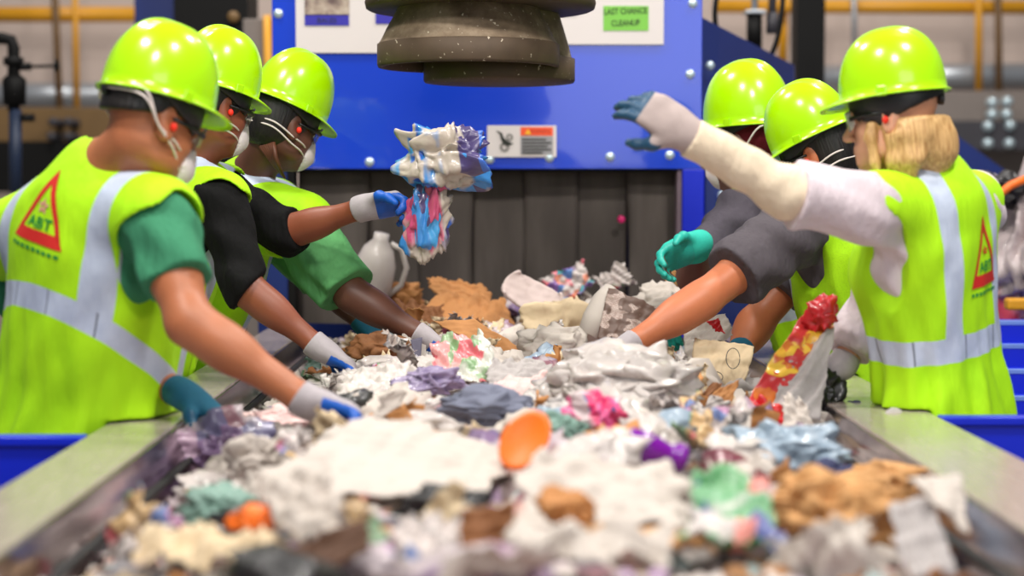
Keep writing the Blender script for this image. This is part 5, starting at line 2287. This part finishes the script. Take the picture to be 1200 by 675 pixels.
# rolled newspaper with a brown picture
t_ = empty('rolled_newspaper', P(708, 372, 5.35))
tag(t_, 'rolled newspaper with a brown picture panel in front of the curtain', 'newspaper')
k = 5.35 / FPX
bb = MB()
bb.tube([P(716, 338, 5.42) - t_.location, P(708, 352, 5.40) - t_.location, P(697, 374, 5.37) - t_.location, P(688, 396, 5.34) - t_.location], [9 * k, 14 * k, 15 * k, 13 * k], 18)
bb.build('roll', W['white'], t_)
pm = NT('brown newspaper picture')
r_ = pm.attr()
br = pm.n('ShaderNodeTexBrick')
br.inputs['Scale'].default_value = 60
br.inputs['Color1'].default_value = lin((216, 196, 186))
br.inputs['Color2'].default_value = lin((186, 160, 150))
br.inputs['Mortar'].default_value = lin((96, 72, 62))
br.inputs['Mortar Size'].default_value = .03
pm.l(r_, br.inputs['Vector'])
nz = pm.noise(r_, 22, 2)[0]
pm.base(pm.mix(pm.ramp(nz, [(.53, (0, 0, 0, 1)), (.57, (1, 1, 1, 1))]), lin((104, 80, 70)), br.outputs[0]))
qpart('picture_panel', t_, [(714, 336), (774, 362), (744, 398), (700, 396)], pm.m, 5.30, .06, 2, amp=.004, curl=-.012, thick=.002)
# middle
hw('plastic_bag', 'bag', 'large crumpled white plastic bag in the middle below the tan forearm', 730, 468, 170, 130, 84, 'plastic', lift=.03, amp=.22, fr=2.0, seed=9)
qs('printed_film', 'plastic film', 'film printed in pink and blue lying on the large white plastic bag', [(740, 452), (790, 446), (806, 474), (750, 482)], 'colour', 4.05, .10, 3, amp=.008, torn=.01)
ev = qs('envelope', 'envelope', 'cream paper bag with faint oval drawings in front of the lime vest', [(814, 396), (884, 406), (872, 452), (810, 446)], 'cream', 4.55, .07, 2, amp=.006, thick=.004, torn=.004)
for (ox, oy, rx, ry) in ((859, 420, 8, 12), (836, 442, 11, 7)):
    bb = MB()
    bb.tube([P(ox + rx * math.cos(a), oy + ry * math.sin(a), 4.52 + .0012 * (452 - oy - ry * math.sin(a))) - ev.location for a in np.linspace(0, 6.2, 24)], .0012, 6)
    bb.build('oval_drawing', M['darkbeam'], ev)
qs('flyer', 'flyer', 'white leaflet with a red mark behind the cream paper bag', [(800, 384), (850, 366), (858, 392), (806, 424)], 'white', 4.75, .10, 2, amp=.008, torn=.01)
qs('red_mark', 'plastic film', 'small red scrap on the white leaflet under the lime vest', [(828, 376), (842, 374), (850, 390), (838, 388)], 'red', 4.70, .03, 2, amp=.004, n=12)
t_ = empty('brown_bag', P(835, 470, 4.15))
tag(t_, 'folded brown paper bag standing right of the printed film', 'paper bag')
qpart('front_leaf', t_, [(838, 458), (866, 446), (848, 494), (812, 490)], 'kraft', 4.1, .06, 2, amp=.004, thick=.002)
qpart('back_leaf', t_, [(836, 448), (846, 450), (820, 488), (806, 480)], 'brown', 4.14, .06, 3, amp=.004, thick=.002)
hw('grey_wad', 'paper', 'crumpled grey paper right of the folded brown paper bag', 862, 478, 66, 60, 50, 'grey', lift=0.032, smooth=False, sub=4)
# red wrapper bag
t_ = empty('wrapper_bag', P(930, 440, 4.12))
tag(t_, 'red and yellow wrapper bag with grey inside leaning beside the blond worker', 'bag')
qpart('printed_side', t_, [(940, 368), (980, 380), (914, 492), (874, 472)], 'redyellow', 4.06, .14, 2, amp=.008, thick=.002, torn=.008)
qpart('grey_lining', t_, [(930, 410), (978, 384), (962, 490), (902, 478)], 'grey', 4.05, .12, 3, amp=.008, thick=.002, torn=.01)
k = 4.1 / FPX
q = link('twisted_neck', wad('twisted_neck', 17 * k, 12 * k, 20 * k, 'red', random.Random(5), .5, 4), None, t_)
q.location = P(964, 368, 4.18) - t_.location
q.rotation_euler = (0, .6, 0)
q = link('crumpled_foot', wad('crumpled_foot', 26 * k, 12 * k, 15 * k, 'red', random.Random(6), .6, 4), None, t_)
q.location = P(900, 488, 4.05) - t_.location
q.rotation_euler = (0, .5, 0)
hw('black_bag', 'bag', 'black plastic bag behind the red wrapper bag at the right rail', 958, 470, 50, 60, 80, 'black', d=4.25, lift=0.002)
qs('white_scrap', 'paper', 'pointed white paper standing up right of the red wrapper bag', [(916, 462), (940, 466), (968, 524), (918, 524)], 'white', 3.85, .08, 2, amp=.010, torn=.02)
hw('white_wad', 'paper', 'crumpled white paper at the foot of the pointed white paper', 958, 520, 70, 46, 46, 'white', lift=0.032, smooth=False, sub=4)
# left middle
qs('paper_sheet', 'paper', 'bluish white crumpled sheet lying right of the pale glove at left', [(404, 437), (478, 420), (506, 462), (392, 472)], 'plastic', None, .16, 2, amp=.014, torn=.02)
hs('teal_sheet', 'paper', 'flat teal green sheet just below the pale glove', 384, 436, 50, 22, 'teal', .5, .1, lift=.03, folds=0, amp=.006)
qs('flower_film', 'plastic film', 'clear film printed with pink and green flowers in the middle', [(508, 396), (566, 386), (596, 446), (500, 456)], 'floral', None, .16, 3, amp=.016, torn=.02)
qs('pale_sheet', 'paper', 'pale grey sheet leaning right of the flowered film', [(578, 424), (636, 420), (650, 462), (570, 466)], 'grey', None, .14, 4, amp=.014, torn=.02)
qs('pink_film', 'plastic film', 'pink film strip slanting across the middle of the belt', [(512, 480), (598, 460), (604, 474), (524, 490)], 'pink', None, .10, 2, amp=.012, torn=.012)
qs('pale_pink_sheet', 'paper', 'pale pink paper sheet above the pink film strip', [(545, 456), (640, 436), (650, 470), (590, 478)], 'palepink', None, .14, 5, amp=.012, torn=.02)
hw('slate_cloth', 'cloth', 'slate grey cloth bundle behind the orange disc', 572, 494, 100, 44, 40, 'slate', lift=0.032, amp=.4)
hw('purple_wad', 'plastic film', 'violet and blue wrapper left of the pink film strip', 505, 468, 64, 34, 30, 'lilac', lift=0.042)
hw('teal_wad', 'plastic film', 'dull blue green wrapper right of the orange disc', 655, 516, 56, 40, 36, W['teal'], lift=0.022, seed=4)
hw('stripe_bag', 'bag', 'bag with bright pink stripes left of the purple bottle', 700, 514, 64, 50, 46, 'pinkstripe', lift=0.042)
# orange disc
p = P(615, 516, on_heap(615, 545).y - .02)
bb = MB()
rr = sz(34, p)
bb.lathe([(0, .004), (rr * .8, .004), (rr * .93, .008), (rr, .004), (rr, -.004), (rr * .93, -.004), (rr * .8, -.008), (0, -.008)], seg=40)
o = bottle_lid = bb.build('orange_disc', plain('orange plastic lid', (252, 118, 16), .4, var=.04), loc=None)
o.scale = (.78, 1.15, 1)
o.location = p
o.rotation_euler = rot(1.2, -.6)
tag(o, 'bright orange plastic lid standing at the right end of the big white sheet', 'lid')
# purple bottle
p = P(768, 528, on_heap(768, 545).y - .05)
s1_ = sz(1, p)
t_ = empty('bottle', p)
t_.rotation_euler = Matrix(((math.cos(-.28), 0, 0), (0, 1, 0), (0, 0, 1))).to_euler()
t_.rotation_euler = (0, R(17), R(8))
tag(t_, 'shiny purple plastic bottle lying in the middle of the foreground waste', 'bottle')
MX = Matrix.Rotation(R(90), 4, 'Y')
MB().lathe([(0, -36 * s1_), (15 * s1_, -36 * s1_), (19 * s1_, -33 * s1_), (19 * s1_, -8 * s1_), (15 * s1_, 6 * s1_), (12 * s1_, 16 * s1_), (13 * s1_, 22 * s1_), (17 * s1_, 26 * s1_), (17 * s1_, 36 * s1_), (12 * s1_, 37 * s1_), (11 * s1_, 30 * s1_), (0, 30 * s1_)], seg=36, M=MX).build('body', plain('glossy purple', (120, 14, 152), .2, coat=.5, var=.04), t_)
MB().lathe([(0, -58 * s1_), (10 * s1_, -58 * s1_), (14 * s1_, -52 * s1_), (16 * s1_, -36.5 * s1_), (0, -36.5 * s1_)], seg=30, M=MX).build('cap', plain('dirty white cap', (222, 208, 200), .5), t_)
# foreground
qs('paper_sheet', 'paper', 'big white sheet of torn paper lying across the left foreground', [(436, 486), (610, 526), (560, 596), (292, 558)], 'white', None, .26, 5, amp=.006, wave=.008, n=44, torn=.03)
qs('white_strip', 'paper', 'white paper strip draped down left under the big white sheet', [(286, 548), (392, 556), (416, 626), (326, 622)], 'white', None, .16, 2, amp=.022, torn=.02)
hw('white_wad', 'paper', 'small white wad left of the splayed paper strips', 300, 562, 66, 40, 44, 'white', lift=0.042)
hw('film_bag', 'bag', 'cloudy bag of purple and maroon film below the left rail', 265, 540, 130, 80, 60, 'purplewhite', lift=0.022, amp=.55, fr=1.3)
hw('film_bag', 'bag', 'pale bag lying along the left skirt below the nearest glove', 330, 512, 100, 44, 40, 'palepink', lift=0.022, amp=.55, fr=1.3)
qs('big_sheet', 'paper', 'large pale crumpled sheet behind the tan cardboard strip', [(618, 534), (796, 542), (812, 622), (606, 612)], 'white', None, .26, 6, amp=.013, wave=.015, n=36, torn=.03)
hw('film_bag', 'bag', 'crumpled pale blue film bag in the right foreground', 925, 556, 120, 70, 60, 'bluef', lift=0.042, amp=.55)
hw('dark_film', 'plastic film', 'dark grey film behind the tan paper at the right foreground', 968, 580, 60, 56, 44, 'navyf', lift=0.022)
qs('green_wrapper', 'plastic film', 'white wrapper with green and blue marks in the foreground', [(806, 556), (906, 560), (920, 640), (800, 632)], 'greenlogo', None, .2, 2, amp=.020, torn=.03)
hw('tan_paper', 'paper', 'crumpled tan packing paper in the right foreground', 965, 618, 170, 80, 60, 'tan', lift=0.032, smooth=False, amp=.7, fr=1.3)
hw('tan_paper', 'paper', 'crumpled orange tan paper in front of the dark grey film', 1035, 588, 100, 56, 50, 'tan', lift=0.032, smooth=False, seed=4)
qs('tan_strip', 'cardboard', 'tan cardboard strip lying flat in the centre foreground', [(650, 618), (826, 618), (830, 640), (655, 640)], 'tan', None, .08, 3, amp=.010, thick=.005, torn=.01)
hw('brown_wad', 'paper', 'crumpled brown paper left of the tan cardboard strip', 662, 620, 60, 44, 40, 'kraft', lift=0.032, smooth=False)
qs('brown_board', 'cardboard', 'dark brown cardboard under the white strip at lower left', [(330, 646), (432, 604), (432, 644), (340, 676)], 'darkbrown', None, .10, 2, amp=.010, thick=.005)
qs('brown_board', 'cardboard', 'brown cardboard upright in the lower centre foreground', [(540, 598), (604, 594), (598, 664), (538, 668)], 'brown', None, .10, 2, amp=.012, thick=.005)
hw('dark_wad', 'plastic film', 'black and grey wrapper below the big white sheet', 515, 592, 90, 40, 34, 'black', lift=0.002)
qs('print_sheet', 'magazine page', 'magazine page with red and blue print below the big white sheet', [(470, 606), (556, 604), (570, 660), (470, 662)], 'magazine', None, .14, 3, amp=.018, torn=.02)
t_ = empty('white_carton', on_heap(1085, 640))
tag(t_, 'white carton with a shaded side at the lower right', 'carton')
qpart('front_side', t_, [(1040, 590), (1090, 580), (1122, 672), (1062, 680)], 'grey', 2.55, .10, 2, amp=.006, thick=.004)  # grey here is the white carton's shaded face, put into the colour
qpart('top_side', t_, [(1066, 560), (1128, 556), (1134, 622), (1090, 582)], 'white', 2.62, .12, 3, amp=.006, thick=.004)
hw('maroon_wad', 'plastic film', 'dark red wrapper against the right skirt', 1095, 560, 60, 40, 44, 'maroon', lift=0.022, d=None)
hw('purple_wad', 'plastic film', 'dark violet wrapper at the right skirt near the blond worker', 1000, 508, 50, 36, 34, 'navyf', lift=0.032)
hw('film_bag', 'bag', 'grey film bag along the right skirt behind the dark red wrapper', 1040, 530, 90, 56, 50, 'grey', lift=0.032)
hs('pale_sheet', 'paper', 'pale beige sheet at the lower left corner of the waste', 250, 655, 170, 80, 'cream', .45, .1, lift=.03, folds=2, amp=.02)
hs('pale_sheet', 'paper', 'blurred white sheet at the bottom centre of the waste', 690, 660, 200, 70, 'white', .4, .0, lift=.03, folds=2, amp=.02)
hs('pale_sheet', 'paper', 'blurred white sheet at the bottom right under the tan paper', 930, 662, 190, 70, 'white', .4, -.1, lift=.03, folds=2, amp=.02)
hw('teal_wad', 'plastic film', 'pale green film at lower left beside the beige sheet', 268, 608, 100, 60, 46, W['teal'], lift=0.012, seed=7)
hw('orange_scrap', 'plastic film', 'orange red scrap at lower left between the pale films', 300, 632, 56, 30, 30, W['orange'], lift=0.032, seed=7)

# thrown bag held by the second worker on the left: two bunched films
p = P(520, 212, 4.80)
t_ = empty('held_bag', p)
tag(t_, 'crumpled white and blue printed bag held up in the outstretched grey glove', 'bag')
me = wad('bag_body', sz(46, p), sz(26, p), sz(36, p), 'bagprint', random.Random(3), .5, 5, 14)
q = link('bag_body', me, None, t_)
q.location = (sz(2, p), 0, sz(28, p))
q.rotation_euler = (0, .15, 0)
me = wad('bag_tail', sz(24, p), sz(16, p), sz(46, p), 'bagprint', random.Random(9), .5, 5, 14)
q = link('bag_tail', me, None, t_)
q.location = (-sz(18, p), 0, -sz(42, p))
q.rotation_euler = (0, .12, 0)

# white jug lying behind the third worker's arm
p = P(440, 312, 6.35)
t_ = empty('jug', p)
t_.rotation_euler = (R(8), R(12), 0)
tag(t_, 'cloudy white plastic jug with a loop handle behind the green sleeve', 'jug')
k = sz(1, p)
MB().lathe([(0, -44 * k), (18 * k, -44 * k), (24 * k, -38 * k), (24 * k, 4 * k), (18 * k, 22 * k), (9 * k, 32 * k), (9 * k, 40 * k), (0, 40 * k)], seg=30).build('body', W['plastic'], t_)
MB().tube([(12 * k, 0, 30 * k), (26 * k, 0, 26 * k), (36 * k, 0, 6 * k), (34 * k, 0, -16 * k), (22 * k, 0, -30 * k)], 3.4 * k, 10).build('handle', W['plastic'], t_)

# plastic bale with an orange strap at far right
p = P(1195, 300, 6.9)
t_ = empty('waste_bale', (p.x, p.y, 0))
tag(t_, 'bale of crumpled grey and red plastic behind the blond worker at far right', 'bale')
me = wad('plastic_bundle', .19, .3, .30, 'clear', random.Random(5), .6, 5, 14)
me.materials.clear()
me.materials.append(print_mat('bale plastic', (190, 176, 178), [(176, 30, 50), (120, 96, 104), (150, 140, 150), (206, 60, 80)], 6, .42, 0, .35, .3))
q = link('plastic_bundle', me, None, t_)
q.location = (.06, 0, p.z - .02)
MB().tube([P(1140, 246, 6.62) - t_.location, P(1165, 232, 6.60) - t_.location, P(1185, 217, 6.60) - t_.location, P(1215, 204, 6.62) - t_.location], .016, 10).build('strap', plain('orange strap', (240, 112, 30), .5), t_)
me = wad('dark_wrap', .10, .1, .06, 'black', random.Random(6), .6, 4)
q = link('dark_wrap', me, None, t_)
q.location = P(1172, 222, 6.8) - t_.location
MB().box((-.22, -.25, .0), (.4, .3, p.z - .28), .01).build('pallet_box', M['bluepanel'], t_)

# ---- the many small pieces, by kind
KINDS = [
    # name, category, group, label, count, builder
    ('paper_scrap', 'paper', 'small white paper scraps', 'small torn white paper scrap lying among the mixed waste on the belt', 62,
     lambda r: sheet('paper_scrap', r.uniform(.10, .17), r.uniform(.08, .13), 'white', r, .014, 16, 2)),
    ('paper_wad', 'paper', 'crumpled white paper wads', 'crumpled white paper wad lying among the mixed waste on the belt', 34,
     lambda r: wad('paper_wad', r.uniform(.05, .085), r.uniform(.04, .06), r.uniform(.025, .045), 'white', r, .62, 3, smooth=False)),
    ('cream_scrap', 'paper', 'small cream paper scraps', 'small cream coloured paper scrap among the mixed waste on the belt', 26,
     lambda r: sheet('cream_scrap', r.uniform(.09, .15), r.uniform(.08, .12), 'cream', r, .014, 16, 2)),
    ('film_scrap', 'plastic film', 'crumpled pale plastic films', 'crumpled glossy pale plastic film among the mixed waste on the belt', 36,
     lambda r: wad('film_scrap', r.uniform(.06, .10), r.uniform(.05, .075), r.uniform(.025, .045), 'plastic', r, .62, 4)),
    ('cardboard_scrap', 'cardboard', 'small torn kraft cardboard pieces', 'small torn kraft cardboard piece among the mixed waste on the belt', 34,
     lambda r: sheet('cardboard_scrap', r.uniform(.09, .17), r.uniform(.07, .11), 'kraft', r, .006, 12, 2, torn=.03, thick=.004)),
    ('brown_scrap', 'cardboard', 'small dark brown cardboard pieces', 'small dark brown cardboard piece among the mixed waste on the belt', 24,
     lambda r: sheet('brown_scrap', r.uniform(.08, .14), r.uniform(.06, .10), 'brown', r, .008, 12, 2, torn=.03, thick=.004)),
    ('newspaper_scrap', 'newspaper', 'torn newspaper pieces', 'torn grey newspaper piece with small print among the mixed waste', 36,
     lambda r: sheet('newspaper_scrap', r.uniform(.11, .18), r.uniform(.09, .13), 'news', r, .014, 16, 2)),
    ('magazine_scrap', 'magazine page', 'torn colourful magazine pages', 'torn magazine page with coloured pictures among the mixed waste', 32,
     lambda r: sheet('magazine_scrap', r.uniform(.10, .16), r.uniform(.09, .13), 'magazine', r, .014, 16, 2)),
    ('purple_film', 'plastic film', 'purple printed films', 'crumpled purple and white printed film among the mixed waste', 26,
     lambda r: wad('purple_film', r.uniform(.05, .09), r.uniform(.04, .06), r.uniform(.02, .035), 'purplewhite', r, .62, 3)),
    ('maroon_film', 'plastic film', 'maroon film scraps', 'small crumpled maroon film scrap among the mixed waste', 10,
     lambda r: wad('maroon_film', r.uniform(.04, .06), r.uniform(.03, .05), r.uniform(.02, .03), 'maroon', r, .62, 3)),
    ('dark_scrap', 'plastic film', 'small black plastic scraps', 'small crumpled black plastic scrap showing between paler waste', 18,
     lambda r: wad('dark_scrap', r.uniform(.04, .07), r.uniform(.03, .05), r.uniform(.02, .03), 'black', r, .62, 3)),
    ('blue_film', 'plastic film', 'pale blue film scraps', 'small crumpled pale blue film scrap among the mixed waste', 16,
     lambda r: wad('blue_film', r.uniform(.04, .07), r.uniform(.03, .05), r.uniform(.02, .03), 'bluef', r, .62, 3)),
]
total = sum(k[4] for k in KINDS)
for o in list(COL.objects):
    if o.type == 'EMPTY' and o.name.split('.')[0] in ('bottle', 'rolled_newspaper'):
        FOOT.append((o.location.x, o.location.y, .11))
FOOT.append((bottle_lid.location.x, bottle_lid.location.y, .08))
slots = []
i = 0
tries = 0
while len(slots) < total:
    y = 2.15 + (6.56 - 2.15) * (((i * .7548777 + TR.uniform(-.02, .02)) % 1) ** .85)
    x = -.60 + 1.30 * ((i * .5698403 + TR.uniform(-.03, .03)) % 1)
    i += 1
    tries += 1
    if tries < 4000 and any((x - a) ** 2 + ((y - b + .05) * .75) ** 2 < r * r for a, b, r in FOOT):
        continue
    slots.append((x, y))
TR.shuffle(slots)
si = 0
for (nm, cat, grp, lab, cnt, fn) in KINDS:
    protos = [fn(TR) for _ in range(5)]
    for k in range(cnt):
        x, y = slots[si]
        si += 1
        e = rot(TR.uniform(-.1, .8), TR.uniform(0, 6.28), TR.uniform(-.6, .6), TR.uniform(-.3, .3))
        put(protos[k % 5], (x, y, heap(x, y) + TR.uniform(-.014, .016)), e, lab, cat, grp, nm, TR.uniform(.75, 1.2) * (.78 if y > 4.5 else 1))
